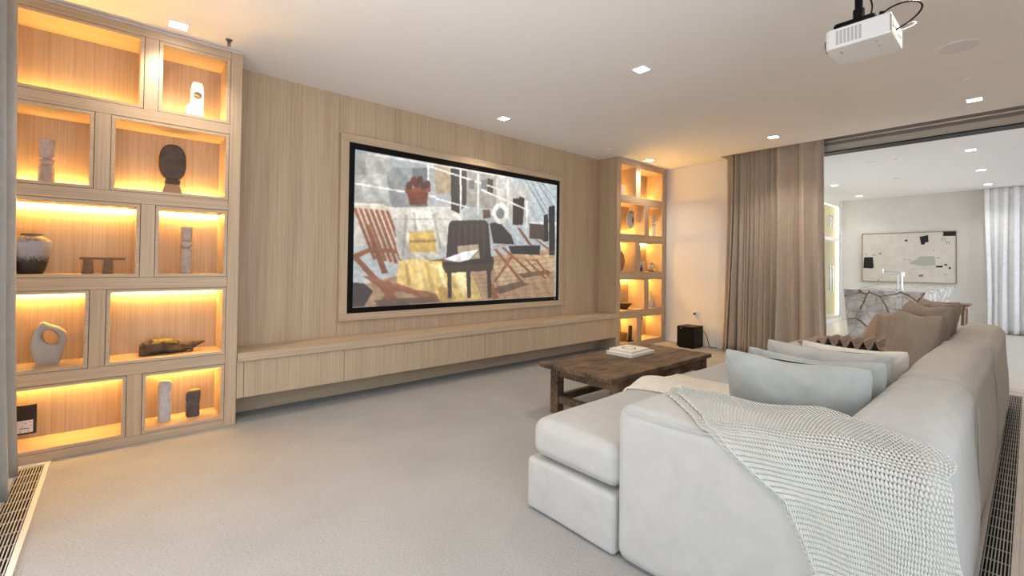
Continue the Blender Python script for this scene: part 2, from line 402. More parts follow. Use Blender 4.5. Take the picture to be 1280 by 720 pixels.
# ceiling with the curtain slot cut into it
struct('ceiling', MB().box(XL - .1, 6.375, YN - .1, DW + .2, CZ, CZ + .15).box(6.375, XR + .25, 2.87, DW + .2, CZ, CZ + .15)
       .box(6.375, 6.90, YN - .1, 2.87, 2.885, CZ + .15), M['ceil'])
struct('ceiling_bar', MB().box(6.90, XF + .2, YN - .1, 3.4, CZ, CZ + .15), M['ceil'])
hd = struct('trim_3', MB().box(6.74, 6.90, YN, 2.5, 2.655, 2.885), M['taupe'])  # slot back darkened in its colour to stand for the shadow inside
obj('fascia', MB().box(6.715, 6.74, YN, 2.5, 2.655, 2.735), M['fascia'], hd)
obj('curtain_track', MB().box(6.70, 6.74, YN, 2.5, 2.775, 2.787), M['alu'], hd)
obj('door_track', MB().box(6.70, 6.90, YN, 2.5, 2.643, 2.655), M['black'], hd)
wr = struct('wall_right', MB().box(XR, 6.90, 2.5, DW + .2, 0, CZ + .1), M['plaster'])
obj('baseboard_right', MB().box(XR - .012, XR, 2.5, D, 0, .035), M['plaster'], wr)
wb = struct('wall_back', MB().box(XL - .1, XR + .25, DW + .022, DW + .2, 0, CZ + .1), M['shadow'])
px = [.672, 1.514, 2.515, 3.512, 4.418, 5.304]
for a, b in zip(px[:-1], px[1:]):
    obj('panel', MB().box(a + .0012, b - .0012, DW, DW + .02, .1, CZ), M['wall_oak'], wb)
struct('wall_far', MB().box(XF, XF + .15, YN - .1, 3.4, 0, CZ + .1), M['bar_wall'])
struct('wall_bar_side', MB().box(6.90, XF, 3.3, 3.4, 0, CZ + .1).box(12.5, XF, 2.87, 3.3, 0, CZ).box(9.9, 12.5, 2.89, 3.3, 2.66, CZ).box(6.9, 9.9, 2.87, 2.95, 0, CZ), M['bar_wall'])

# window walls: metal frames and panes along the left side and along the near side
def window_wall(n, axis, at, a0, a1, step):
    fr = MB(); k = max(1, round((a1 - a0) / step)); w = (a1 - a0) / k
    def B(u0, u1, z0, z1, t=.05):
        if axis == 'x': fr.box(u0, u1, at - t, at, z0, z1)
        else: fr.box(at - t, at, u0, u1, z0, z1)
    B(a0, a1, 0, .06); B(a0, a1, 2.62, CZ + .1, .1)
    for i in range(k + 1): B(a0 + w * i - .03, a0 + w * i + .03, .06, 2.62)
    o = struct('window_%d' % n, fr, M['matte_black'])
    for i in range(k):
        u0, u1 = a0 + w * i + .03, a0 + w * (i + 1) - .03; t = at - .025
        q = [(u0, t, .06), (u1, t, .06), (u1, t, 2.62), (u0, t, 2.62)] if axis == 'x' else [(t, u0, .06), (t, u1, .06), (t, u1, 2.62), (t, u0, 2.62)]
        obj('pane', MB().add(q, [(0, 1, 2, 3)]), M['pane'], o)
window_wall(1, 'y', XL, YN, 3.62, 1.42)
window_wall(2, 'x', YN, XL, 2.30, 1.03)
struct('wall_light_block', MB().box(2.30, 6.62, YN - .1, YN, 0, CZ + .1), M['plaster'])  # unseen solid wall, added to hold window light off the sofa back
window_wall(3, 'x', YN, 6.9, XF, 1.42)
struct('wall_left', MB().box(XL - .1, XL, 3.62, DW + .1, 0, CZ + .1), M['plaster'])
struct('wall_pier', MB().box(6.62, 6.90, YN - .1, YN, 0, CZ + .1), M['plaster'])

# ------------------------------------------------------------------ display cabinets
ROWS = [(2.195, 2.676), (1.638, 2.124), (1.083, 1.567), (.522, 1.009), (.05, .451)]
SPLIT = [(.108, .181), (-.126, -.051), (.106, .180), (-.130, -.055), (.055, .131)]
LX0, LX1 = -.547, .597
def display_cabinet(label, mirror):
    t = thing('display_cabinet', label, 'cabinet', (2.988 if mirror else 0, D, 0), 'built-in display cabinets')
    fx = (lambda v: 5.976 - v) if mirror else (lambda v: v)
    def bx(mb, x0, x1, *r):
        a, b = sorted((fx(x0), fx(x1))); return mb.box(a, b, *r)
    T = .025
    for x0, x1 in ((-.62, LX0), (LX1, .67)):
        obj('stile', bx(MB(), x0, x1, D, D + T, 0, CZ - .012), M['oak_z'], t, bevel=.0015)
    zs = [0] + [q for r in ROWS[::-1] for q in r] + [CZ - .012]
    for i in range(0, len(zs), 2):
        obj('rail', bx(MB(), LX0 + .0008, LX1 - .0008, D, D + T, zs[i], zs[i + 1]), M['oak_x'], t, bevel=.0015)
    obj('top_strip', bx(MB(), -.62, .67, D - .004, D + .02, CZ - .012, CZ - .004), M['alu'], t)
    obj('side_panel', bx(MB(), .65, .67, D + T, DW + .022, 0, CZ), M['oak_z'], t)
    obj('side_panel', bx(MB(), -.62, -.60, D + T, DW + .022, 0, CZ), M['oak_z'], t)
    for (z0, z1), (a, b), ri in zip(ROWS, SPLIT, range(5)):
        obj('mullion', bx(MB(), a, b, D, D + T, z0 + .0008, z1 - .0008), M['oak_z'], t, bevel=.0015)
        for x0, x1 in ((LX0, a), (b, LX1)):
            g, w, yb = .003, .019, D + .285
            n = MB()
            X0, X1, Z0, Z1 = x0 + g, x1 - g, z0 + g, z1 - g
            bx(n, X0, X0 + w, D, yb, Z0, Z1); bx(n, X1 - w, X1, D, yb, Z0, Z1)
            bx(n, X0 + w, X1 - w, D, yb, Z0, Z0 + w); bx(n, X0 + w, X1 - w, D, yb, Z1 - w, Z1)
            nb = obj('niche', n, M['oak_x'], t)
            obj('back_panel', bx(MB(), X0, X1, yb, yb + .012, Z0, Z1), M['oak_z'], nb)
            zl = (Z0 + w + .0002, Z0 + w + .007) if ri < 2 else (Z1 - w - .007, Z1 - w - .0002)
            obj('led_strip', bx(MB(), X0 + w + .004, X1 - w - .004, yb - .022, yb - .010, *zl), M['led'], nb)
    return t
display_cabinet('tall oak display cabinet with lit niches beside the floor vent and grey curtain', False)
display_cabinet('tall oak display cabinet with lit niches in the corner by the black subwoofer', True)

# ------------------------------------------------------------------ media console
t = thing('media_console', 'long low floating oak console with push drawers under the projection screen', 'cabinet', (2.988, D, .185))
obj('countertop', MB().box(.673, 5.303, 3.822, DW - .001, .457, .517), M['oak_x'], t, bevel=.002)
obj('carcass', MB().box(.673, 5.303, D + .022, DW - .001, .186, .456), M['shadow'], t)
for a, b in ((.673, .716), (5.238, 5.303)):
    obj('end_post', MB().box(a, b, D, D + .021, .185, .457), M['oak_z'], t)
dx = [.718, 1.466, 2.217, 2.974, 3.723, 4.483, 5.236]
for a, b in zip(dx[:-1], dx[1:]):
    obj('drawer', MB().box(a + .0015, b - .0015, D, D + .021, .185, .452), M['oak_z'], t, bevel=.001)
obj('plinth', MB().box(.673, 5.303, DW - .04, DW - .001, 0, .185), M['oak_x'], t)

# ------------------------------------------------------------------ projection screen
t = thing('projection_screen', 'wide black-bordered screen in an oak frame showing a sunny promenade with wooden loungers', 'screen', (3.0, DW, .66))
F0, F1, G0, G1 = 1.514, 4.487, .66, 2.382
I0, I1, J0, J1 = 1.588, 4.428, .725, 2.312
obj('outer_frame', MB().box(F0, F1, DW - .045, DW - .001, J1, G1), M['oak_x'], t, bevel=.002)
obj('outer_frame', MB().box(F0, F1, DW - .045, DW - .001, G0, J0), M['oak_x'], t, bevel=.002)
obj('outer_frame', MB().box(F0, I0, DW - .045, DW - .001, J0, J1), M['oak_z'], t, bevel=.002)
obj('outer_frame', MB().box(I1, F1, DW - .045, DW - .001, J0, J1), M['oak_z'], t, bevel=.002)
S0, S1, T0, T1 = 1.647, 4.385, .775, 2.255
b = MB().box(I0, I1, DW - .03, DW - .002, J0, T0).box(I0, I1, DW - .03, DW - .002, T1, J1).box(I0, S0, DW - .03, DW - .002, T0, T1).box(S1, I1, DW - .03, DW - .002, T0, T1)
obj('border', b, M['black'], t)
obj('badge', MB().box(4.345, 4.37, DW - .032, DW - .03, .745, .752), M['alu'], t)

PIC=[
((0.7,0.74,0.75),[(0.671,1.092),(0.995,1.076),(1.0,0.454),(0.676,0.482)]),
((0.52,0.6,0.62),[(-0.012,1.003),(0.053,1.015),(0.054,0.957),(-0.012,0.937)]),
((0.78,0.79,0.78),[(0.819,0.647),(0.999,0.67),(1.0,0.508),(0.82,0.519)]),
((0.66,0.65,0.62),[(-0.02,0.953),(0.132,1.021),(0.136,0.639),(-0.017,0.633)]),
((0.8,0.78,0.74),[(-0.009,0.634),(0.45,0.712),(0.453,0.418),(-0.007,0.389)]),
((0.7,0.62,0.5),[(0.307,1.032),(0.404,1.039),(0.399,0.793),(0.323,0.788)]),
((0.62,0.6,0.57),[(0.463,1.011),(0.671,1.019),(0.674,0.726),(0.465,0.715)]),
((0.78,0.77,0.74),[(0.62,1.006),(0.715,1.006),(0.718,0.658),(0.623,0.694)]),
((0.74,0.73,0.7),[(0.672,0.97),(0.816,0.941),(0.819,0.621),(0.674,0.652)]),
((0.55,0.56,0.56),[(0.116,0.885),(0.145,0.923),(0.281,0.961),(0.284,0.684),(0.142,0.656),(0.115,0.755)]),
((0.42,0.43,0.44),[(0.218,0.939),(0.281,0.961),(0.284,0.684),(0.235,0.676)]),
((0.72,0.72,0.7),[(0.023,0.803),(0.044,0.847),(0.116,0.875),(0.13,0.698),(0.035,0.671)]),
((0.6,0.6,0.58),[(-0.01,0.976),(0.037,0.981),(0.039,0.846),(-0.009,0.843)]),
((0.62,0.5,0.38),[(0.396,0.304),(0.99,0.426),(0.994,-0.005),(0.68,-0.006),(-0.011,0.002),(-0.008,0.124)]),
((0.7,0.6,0.47),[(0.61,0.285),(0.99,0.386),(0.992,0.238),(0.645,0.093)]),
((0.1,0.09,0.1),[(0.387,1.012),(0.466,1.016),(0.465,0.738),(0.429,0.659),(0.393,0.68)]),
((0.12,0.11,0.11),[(0.572,0.958),(0.604,0.954),(0.602,0.846),(0.573,0.851)]),
((0.13,0.11,0.11),[(0.717,0.827),(0.754,0.834),(0.756,0.614),(0.718,0.609)]),
((0.13,0.11,0.11),[(0.754,0.852),(0.787,0.841),(0.778,0.616),(0.756,0.614)]),
((0.1,0.1,0.12),[(0.912,0.717),(0.94,0.732),(0.946,0.49),(0.91,0.487)]),
((0.1,0.1,0.12),[(0.944,0.796),(0.987,0.817),(0.991,0.372),(0.951,0.371)]),
((0.28,0.22,0.2),[(0.819,0.634),(0.917,0.633),(0.918,0.501),(0.82,0.506)]),
((0.5,0.4,0.31),[(0.53,0.293),(0.99,0.405),(0.99,0.399),(0.53,0.289)]),
((0.5,0.4,0.31),[(0.518,0.261),(0.991,0.359),(0.991,0.353),(0.518,0.256)]),
((0.5,0.4,0.31),[(0.506,0.228),(0.991,0.313),(0.991,0.308),(0.506,0.224)]),
((0.5,0.4,0.31),[(0.494,0.196),(0.991,0.267),(0.991,0.262),(0.494,0.192)]),
((0.5,0.4,0.31),[(0.482,0.164),(0.992,0.221),(0.992,0.216),(0.482,0.16)]),
((0.5,0.4,0.31),[(0.47,0.133),(0.992,0.176),(0.992,0.17),(0.47,0.128)]),
((0.5,0.4,0.31),[(0.459,0.102),(0.992,0.13),(0.993,0.124),(0.459,0.097)]),
((0.5,0.4,0.31),[(0.447,0.071),(0.993,0.084),(0.993,0.079),(0.447,0.066)]),
((0.5,0.4,0.31),[(0.436,0.04),(0.993,0.038),(0.993,0.033),(0.436,0.036)]),
((0.9,0.9,0.88),[(-0.008,0.79),(0.323,0.766),(0.323,0.753),(-0.008,0.779)]),
((0.9,0.9,0.88),[(0.043,0.992),(0.706,1.003),(0.706,0.988),(0.043,0.981)]),
((0.9,0.9,0.88),[(0.281,0.982),(0.672,0.885),(0.673,0.87),(0.281,0.969)]),
((0.9,0.9,0.88),[(0.323,0.756),(0.48,0.717),(0.48,0.704),(0.323,0.743)]),
((0.9,0.9,0.88),[(0.541,0.868),(0.818,0.749),(0.818,0.734),(0.541,0.854)]),
((0.88,0.88,0.86),[(0.43,1.024),(0.44,1.025),(0.443,0.666),(0.433,0.664)]),
((0.88,0.88,0.86),[(0.281,0.993),(0.29,0.993),(0.292,0.771),(0.283,0.769)]),
((0.88,0.88,0.86),[(0.518,0.979),(0.529,0.98),(0.531,0.656),(0.521,0.655)]),
((0.88,0.88,0.86),[(0.795,0.822),(0.808,0.822),(0.81,0.594),(0.797,0.593)]),
((0.88,0.88,0.86),[(0.68,0.997),(0.692,0.997),(0.695,0.655),(0.683,0.654)]),
((0.35,0.36,0.37),[(0.788,0.998),(0.792,0.999),(0.92,0.739),(0.916,0.738)]),
((0.35,0.36,0.37),[(0.826,0.995),(0.829,0.996),(0.95,0.744),(0.946,0.743)]),
((0.35,0.36,0.37),[(0.864,0.996),(0.868,0.997),(0.981,0.802),(0.977,0.802)]),
((0.35,0.36,0.37),[(0.894,0.998),(0.898,0.999),(0.991,0.885),(0.986,0.884)]),
((0.52,0.31,0.19),[(-0.005,0.635),(0.007,0.637),(0.084,0.306),(0.071,0.306)]),
((0.55,0.31,0.19),[(0.014,0.635),(0.026,0.637),(0.104,0.301),(0.091,0.3)]),
((0.52,0.31,0.19),[(0.033,0.636),(0.045,0.638),(0.125,0.295),(0.111,0.295)]),
((0.55,0.31,0.19),[(0.053,0.636),(0.065,0.638),(0.146,0.29),(0.132,0.289)]),
((0.52,0.31,0.19),[(0.072,0.636),(0.085,0.638),(0.167,0.284),(0.153,0.284)]),
((0.55,0.31,0.19),[(0.092,0.637),(0.105,0.639),(0.189,0.278),(0.175,0.278)]),
((0.52,0.31,0.19),[(0.113,0.637),(0.125,0.639),(0.211,0.273),(0.196,0.272)]),
((0.86,0.82,0.75),[(-0.007,0.661),(0.101,0.673),(0.138,0.647),(0.134,0.628),(-0.007,0.631)]),
((0.47,0.27,0.16),[(-0.006,0.332),(0.059,0.383),(0.162,0.375),(0.162,0.349),(0.059,0.354),(-0.006,0.294)]),
((0.47,0.27,0.16),[(-0.006,0.322),(0.022,0.314),(0.183,0.013),(0.153,0.006)]),
((0.47,0.27,0.16),[(0.038,0.527),(0.056,0.529),(0.128,0.217),(0.105,0.214)]),
((0.5,0.31,0.2),[(0.034,0.199),(0.061,0.199),(0.123,0.126),(0.095,0.127)]),
((0.54,0.31,0.2),[(0.067,0.183),(0.094,0.182),(0.161,0.108),(0.131,0.11)]),
((0.5,0.31,0.2),[(0.1,0.166),(0.129,0.166),(0.199,0.09),(0.169,0.091)]),
((0.54,0.31,0.2),[(0.134,0.149),(0.164,0.148),(0.239,0.071),(0.208,0.073)]),
((0.5,0.31,0.2),[(0.17,0.132),(0.2,0.131),(0.28,0.051),(0.248,0.053)]),
((0.54,0.31,0.2),[(0.206,0.114),(0.237,0.112),(0.323,0.031),(0.289,0.033)]),
((0.5,0.31,0.2),[(0.244,0.095),(0.276,0.094),(0.366,0.01),(0.332,0.013)]),
((0.47,0.27,0.16),[(0.141,0.117),(0.17,0.112),(0.107,0.004),(0.079,0.003)]),
((0.47,0.27,0.16),[(0.289,0.078),(0.329,0.065),(0.357,0.009),(0.316,0.006)]),
((0.14,0.1,0.11),[(-0.009,0.162),(0.04,0.151),(0.073,0.101),(0.041,0.006),(-0.007,0.007)]),
((0.47,0.27,0.16),[(0.579,0.143),(0.611,0.13),(0.646,0.008),(0.612,0.006)]),
((0.8,0.77,0.72),[(0.151,0.55),(0.166,0.613),(0.22,0.661),(0.308,0.658),(0.336,0.541),(0.356,0.368),(0.313,0.302),(0.174,0.309),(0.157,0.399)]),
((0.7,0.68,0.65),[(0.151,0.55),(0.166,0.613),(0.194,0.586),(0.2,0.443),(0.238,0.331),(0.238,0.29),(0.174,0.309),(0.157,0.399)]),
((0.88,0.86,0.82),[(0.214,0.651),(0.308,0.654),(0.325,0.561),(0.285,0.51),(0.227,0.549)]),
((0.8,0.66,0.34),[(0.209,0.502),(0.314,0.525),(0.326,0.367),(0.21,0.357)]),
((0.82,0.7,0.42),[(0.168,0.298),(0.238,0.317),(0.327,0.302),(0.447,0.287),(0.503,0.168),(0.551,0.009),(0.35,0.007),(0.322,0.083),(0.24,0.1),(0.161,0.152)]),
((0.9,0.82,0.6),[(0.287,0.276),(0.439,0.278),(0.497,0.157),(0.456,0.03),(0.411,0.193)]),
((0.66,0.52,0.28),[(0.35,0.007),(0.335,0.108),(0.386,0.149),(0.424,0.019)]),
((0.7,0.57,0.3),[(0.193,0.278),(0.207,0.277),(0.222,0.134),(0.205,0.13)]),
((0.9,0.8,0.52),[(0.238,0.3),(0.253,0.298),(0.278,0.11),(0.26,0.107)]),
((0.72,0.6,0.33),[(0.274,0.292),(0.29,0.291),(0.326,0.091),(0.307,0.088)]),
((0.74,0.62,0.34),[(0.354,0.281),(0.371,0.279),(0.426,0.103),(0.406,0.1)]),
((0.95,0.88,0.66),[(0.413,0.278),(0.431,0.276),(0.495,0.1),(0.473,0.096)]),
((0.76,0.64,0.38),[(0.454,0.269),(0.472,0.267),(0.544,0.051),(0.523,0.048)]),
((0.93,0.85,0.62),[(0.33,0.272),(0.346,0.27),(0.381,0.114),(0.361,0.111)]),
((0.62,0.6,0.57),[(0.191,0.615),(0.203,0.613),(0.19,0.336),(0.179,0.335)]),
((0.7,0.68,0.64),[(0.22,0.64),(0.233,0.638),(0.243,0.509),(0.231,0.508)]),
((0.93,0.91,0.88),[(0.271,0.648),(0.284,0.646),(0.297,0.528),(0.285,0.527)]),
((0.64,0.62,0.58),[(0.305,0.64),(0.318,0.638),(0.352,0.39),(0.34,0.389)]),
((0.62,0.59,0.54),[(0.25,0.355),(0.263,0.351),(0.299,0.31),(0.287,0.31)]),
((0.62,0.48,0.24),[(0.21,0.444),(0.325,0.458),(0.326,0.436),(0.21,0.423)]),
((0.68,0.66,0.62),[(0.136,0.579),(0.382,0.617),(0.382,0.608),(0.136,0.573)]),
((0.68,0.66,0.62),[(0.137,0.494),(0.383,0.524),(0.383,0.515),(0.137,0.488)]),
((0.4,0.42,0.44),[(0.478,0.923),(0.506,0.925),(0.506,0.856),(0.479,0.855)]),
((0.4,0.42,0.44),[(0.54,0.938),(0.569,0.94),(0.569,0.87),(0.541,0.868)]),
((0.36,0.27,0.2),[(0.612,0.094),(0.767,0.147),(0.823,0.115),(0.645,0.044)]),
((0.38,0.29,0.21),[(0.749,0.208),(0.94,0.237),(0.973,0.211),(0.785,0.167)]),
((0.34,0.24,0.17),[(0.073,0.042),(0.289,0.05),(0.343,0.008),(0.096,-0.003)]),
((0.44,0.19,0.11),[(0.197,0.781),(0.29,0.809),(0.281,0.701),(0.21,0.684)]),
((0.52,0.25,0.15),[(0.189,0.795),(0.298,0.828),(0.298,0.794),(0.19,0.763)]),
((0.3,0.16,0.1),[(0.192,0.808),(0.199,0.839),(0.213,0.846),(0.221,0.819),(0.214,0.793),(0.199,0.789)]),
((0.3,0.16,0.1),[(0.221,0.827),(0.228,0.858),(0.243,0.866),(0.251,0.839),(0.244,0.812),(0.229,0.808)]),
((0.3,0.16,0.1),[(0.251,0.822),(0.259,0.853),(0.274,0.861),(0.282,0.833),(0.275,0.806),(0.259,0.802)]),
((0.4,0.16,0.1),[(0.208,0.845),(0.216,0.876),(0.231,0.884),(0.238,0.857),(0.231,0.83),(0.216,0.826)]),
((0.3,0.16,0.1),[(0.236,0.856),(0.243,0.887),(0.258,0.895),(0.266,0.868),(0.259,0.84),(0.244,0.837)]),
((0.3,0.16,0.1),[(0.267,0.834),(0.274,0.865),(0.29,0.873),(0.298,0.845),(0.29,0.818),(0.275,0.814)]),
((0.15,0.11,0.11),[(0.382,0.577),(0.396,0.601),(0.562,0.628),(0.581,0.602),(0.6,0.309),(0.371,0.294)]),
((0.26,0.19,0.16),[(0.399,0.57),(0.408,0.571),(0.407,0.322),(0.399,0.322)]),
((0.26,0.19,0.16),[(0.428,0.574),(0.437,0.575),(0.437,0.323),(0.429,0.323)]),
((0.26,0.19,0.16),[(0.457,0.577),(0.466,0.578),(0.469,0.324),(0.46,0.324)]),
((0.26,0.19,0.16),[(0.487,0.581),(0.496,0.582),(0.5,0.325),(0.491,0.324)]),
((0.26,0.19,0.16),[(0.518,0.585),(0.527,0.586),(0.533,0.326),(0.523,0.325)]),
((0.26,0.19,0.16),[(0.549,0.588),(0.559,0.59),(0.566,0.327),(0.556,0.326)]),
((0.1,0.08,0.08),[(0.357,0.32),(0.61,0.342),(0.613,0.295),(0.354,0.268)]),
((0.22,0.15,0.12),[(0.354,0.268),(0.613,0.295),(0.604,0.233),(0.369,0.216)]),
((0.16,0.11,0.09),[(0.377,0.237),(0.396,0.237),(0.401,0.034),(0.384,0.031)]),
((0.16,0.11,0.09),[(0.469,0.237),(0.49,0.237),(0.495,0.027),(0.477,0.023)]),
((0.16,0.11,0.09),[(0.575,0.237),(0.597,0.237),(0.602,0.019),(0.583,0.015)]),
((0.62,0.56,0.46),[(0.424,0.416),(0.529,0.437),(0.539,0.326),(0.43,0.309)]),
((0.5,0.34,0.24),[(0.287,0.301),(0.439,0.296),(0.532,0.377),(0.523,0.39),(0.354,0.32)]),
((0.9,0.9,0.9),[(0.357,0.316),(0.453,0.373),(0.529,0.395),(0.484,0.315),(0.432,0.296)]),
((0.11,0.1,0.11),[(0.588,0.605),(0.64,0.624),(0.71,0.521),(0.729,0.449),(0.609,0.447)]),
((0.1,0.1,0.12),[(0.694,0.434),(0.89,0.452),(0.887,0.368),(0.712,0.371)]),
((0.3,0.2,0.15),[(0.551,0.706),(0.587,0.712),(0.594,0.653),(0.552,0.636)]),
((0.5,0.3,0.18),[(0.609,0.405),(0.629,0.406),(0.789,0.136),(0.767,0.137)]),
((0.5,0.3,0.18),[(0.651,0.419),(0.671,0.42),(0.845,0.212),(0.822,0.212)]),
((0.5,0.3,0.18),[(0.73,0.337),(0.755,0.338),(0.887,0.316),(0.86,0.315)]),
((0.5,0.3,0.18),[(0.84,0.353),(0.858,0.354),(0.959,0.184),(0.94,0.184)]),
((0.5,0.3,0.18),[(0.784,0.333),(0.801,0.334),(0.939,0.163),(0.92,0.164)]),
((0.5,0.3,0.18),[(0.745,0.587),(0.764,0.589),(0.84,0.448),(0.821,0.447)]),
((0.5,0.3,0.18),[(0.712,0.361),(0.728,0.362),(0.626,0.142),(0.611,0.142)]),
((0.5,0.3,0.18),[(0.858,0.496),(0.874,0.498),(0.955,0.424),(0.938,0.423)]),
((0.5,0.3,0.18),[(0.596,0.416),(0.609,0.416),(0.725,0.456),(0.711,0.455)]),
((0.72,0.58,0.42),[(0.738,0.367),(0.769,0.373),(0.806,0.334),(0.773,0.326)]),
((0.72,0.58,0.42),[(0.782,0.364),(0.814,0.37),(0.848,0.335),(0.814,0.327)]),
((0.72,0.58,0.42),[(0.827,0.36),(0.859,0.367),(0.891,0.337),(0.856,0.328)]),
((0.72,0.58,0.42),[(0.873,0.357),(0.907,0.364),(0.935,0.338),(0.899,0.329)]),
]
RING=[(0.693,0.699),(0.687,0.654),(0.669,0.62),(0.646,0.605),(0.622,0.614),(0.605,0.643),(0.598,0.685),(0.604,0.729),(0.621,0.763),(0.644,0.779),(0.668,0.772),(0.686,0.743)]

NU, NV = 400, 216
uu, vv = np.meshgrid((np.arange(NU) + .5) / NU, (np.arange(NV) + .5) / NV)
img = np.ones((NV, NU, 3)) * np.array((.66, .68, .68))
def fill(c, pts):
    global img
    p = np.array(pts); x0, x1, y0, y1 = p[:, 0].min(), p[:, 0].max(), p[:, 1].min(), p[:, 1].max()
    ins = np.zeros(uu.shape, bool); q = np.roll(p, -1, 0)
    bb = (uu >= x0) & (uu <= x1) & (vv >= y0) & (vv <= y1)
    for (ax, ay), (bx_, by) in zip(p, q):
        if ay == by: continue
        ins ^= ((ay > vv) != (by > vv)) & (uu < (bx_ - ax) * (vv - ay) / (by - ay) + ax)
    k = .93 + .16 * (vv - y0) / (y1 - y0 + 1e-6) + .05 * np.sin(uu * 90 + vv * 31)
    img = np.where((ins & bb)[..., None], np.array(c) * k[..., None], img)
for c, p in PIC: fill(c, p)
rc = np.array(RING).mean(0)
fill((.86, .85, .82), RING); fill((.45, .47, .48), [(rc[0] + (p[0] - rc[0]) * .5, rc[1] + (p[1] - rc[1]) * .5) for p in RING])
rs = np.random.RandomState(3)
soft_n = rs.rand(54, 100); gy = np.linspace(0, 53, NV); gx = np.linspace(0, 99, NU)
sn = np.array([np.interp(gx, np.arange(100), r_) for r_ in soft_n]); sn = np.array([np.interp(gy, np.arange(54), sn[:, k]) for k in range(NU)]).T
img *= (.90 + .22 * sn)[..., None]
for _ in range(1):
    img = (img + np.roll(img, 1, 0) + np.roll(img, -1, 0) + np.roll(img, 1, 1) + np.roll(img, -1, 1)) / 5
pm = MB(); ys = DW - .024
pm.v = [(S0 + (S1 - S0) * i / NU, ys, T0 + (T1 - T0) * j / NV) for j in range(NV + 1) for i in range(NU + 1)]
pm.f = [(j * (NU + 1) + i, j * (NU + 1) + i + 1, (j + 1) * (NU + 1) + i + 1, (j + 1) * (NU + 1) + i) for j in range(NV) for i in range(NU)]
mt, n, l, bs = new_mat('projected_picture')
at = n.new('ShaderNodeAttribute'); at.attribute_name = 'picture'
l.new(at.outputs['Color'], bs.inputs['Emission Color']); bs.inputs['Emission Strength'].default_value = SCREEN_E
bs.inputs['Base Color'].default_value = (.1, .1, .1, 1); bs.inputs['Roughness'].default_value = .9; bs.inputs['Specular IOR Level'].default_value = .05
po = obj('picture', pm, mt, t)
ca = po.data.color_attributes.new('picture', 'FLOAT_COLOR', 'CORNER')
lin = np.where(img <= .04045, img / 12.92, ((img + .055) / 1.055) ** 2.4)
cc = np.ones((NV * NU, 4, 4), np.float32); cc[:, :, :3] = lin.reshape(-1, 1, 3)
ca.data.foreach_set('color', cc.ravel())

# ------------------------------------------------------------------ recessed lamps
def downlight(x, y, label, mat, colr, w):
    t = thing('ceiling_light', label, 'ceiling light', (x, y, CZ), 'square recessed ceiling lamps')
    s, q = .062, .048
    tr = MB().box(x - s, x + s, y - s, y - q, CZ - .004, CZ).box(x - s, x + s, y + q, y + s, CZ - .004, CZ).box(x - s, x - q, y - q, y + q, CZ - .004, CZ).box(x + q, x + s, y - q, y + q, CZ - .004, CZ)
    obj('trim_ring', tr, M['ceil'], t)
    obj('lens', MB().box(x - q, x + q, y - q, y + q, CZ - .0025, CZ - .0005), mat, t)
    d = bpy.data.lights.new('lamp', 'SPOT'); d.energy = w; d.color = colr; d.spot_size = R2(125); d.spot_blend = .9; d.shadow_soft_size = .045
    o = bpy.data.objects.new('lamp', d); col.objects.link(o); o.parent = t; o.location = (0, 0, -.03)
WARM, NEUT = (1, .82, .65), (1, .97, .94)
for x, y, lb in ((.27, 3.68, 'square ceiling lamp just in front of the lit cabinet beside the grey curtain'),
                 (3.06, 3.675, 'square ceiling lamp centred close to the oak wall above the screen'),
                 (5.854, 3.675, 'square ceiling lamp close in front of the lit corner cabinet'),
                 (3.08, 2.01, 'square ceiling lamp in the middle of the lounge ceiling'),
                 (5.84, 2.005, 'square ceiling lamp just in front of the tan curtain'),
                 (5.853, .333, 'square ceiling lamp beside the long curtain slot near the small ceiling disc'),
                 (.27, 2.0, 'square ceiling lamp over the open carpet, out of the view'), (.27, .333, 'square ceiling lamp above the window corner, out of the view'),
                 (3.07, .333, 'square ceiling lamp behind the projector, out of the view')):
    downlight(x, y, lb, M['light'], WARM, SPOT_W)
for x, y, lb in ((8.29, .506, 'first ceiling lamp past the curtain slot in the bar room'), (10.07, .506, 'middle one of the three ceiling lamps leading to the white curtain'),
                 (11.86, .506, 'ceiling lamp right above the top of the white curtain'), (10.11, 2.415, 'ceiling lamp above the glass wine cabinet, next to the tan curtain'),
                 (11.93, 2.41, 'ceiling lamp over the corner between wine cabinet and painting wall'), (8.3, 2.41, 'bar room ceiling lamp hidden behind the tan curtain')):
    downlight(x, y, lb, M['light_bar'], NEUT, SPOT_W * .45)

def disc(name, x, y, r, label, cat, mat, h=.006):
    t = thing(name, label, cat, (x, y, CZ))
    obj('rim', MB().lathe([(r, CZ), (r, CZ - h), (r * .94, CZ - h), (r * .94, CZ - h * .6)], (x, y, 0), 32), M['ceil'], t, smooth=True)
    obj('grille', MB().lathe([(r * .935, CZ - h * .35), (r * .935, CZ - h * .7), (.001, CZ - h * .75)], (x, y, 0), 32), mat, t)
disc('ceiling_speaker', 4.376, .33, .118, 'round ceiling speaker grille beside the white projector', 'speaker', plain('speaker_mesh', (.80, .80, .80), .85, bump=.3, bscale=400))
disc('sprinkler_cover', 5.18, .326, .038, 'small flat round disc on the ceiling between speaker and lamp', 'sprinkler', M['ceil'], .012)
disc('sprinkler_cover', 4.90, 3.68, .036, 'small flat round disc on the ceiling before the corner cabinet', 'sprinkler', M['ceil'], .008)
disc('ceiling_speaker', 8.30, 1.49, .115, 'round speaker grille in the bar room ceiling', 'speaker', M['ceil'])
disc('sprinkler_cover', 8.27, 1.24, .036, 'small round disc beside the bar room ceiling speaker', 'sprinkler', M['ceil'], .008)
disc('sprinkler_cover', 10.03, 1.49, .06, 'small round ceiling disc above the bar island', 'sprinkler', M['alu'], .012)
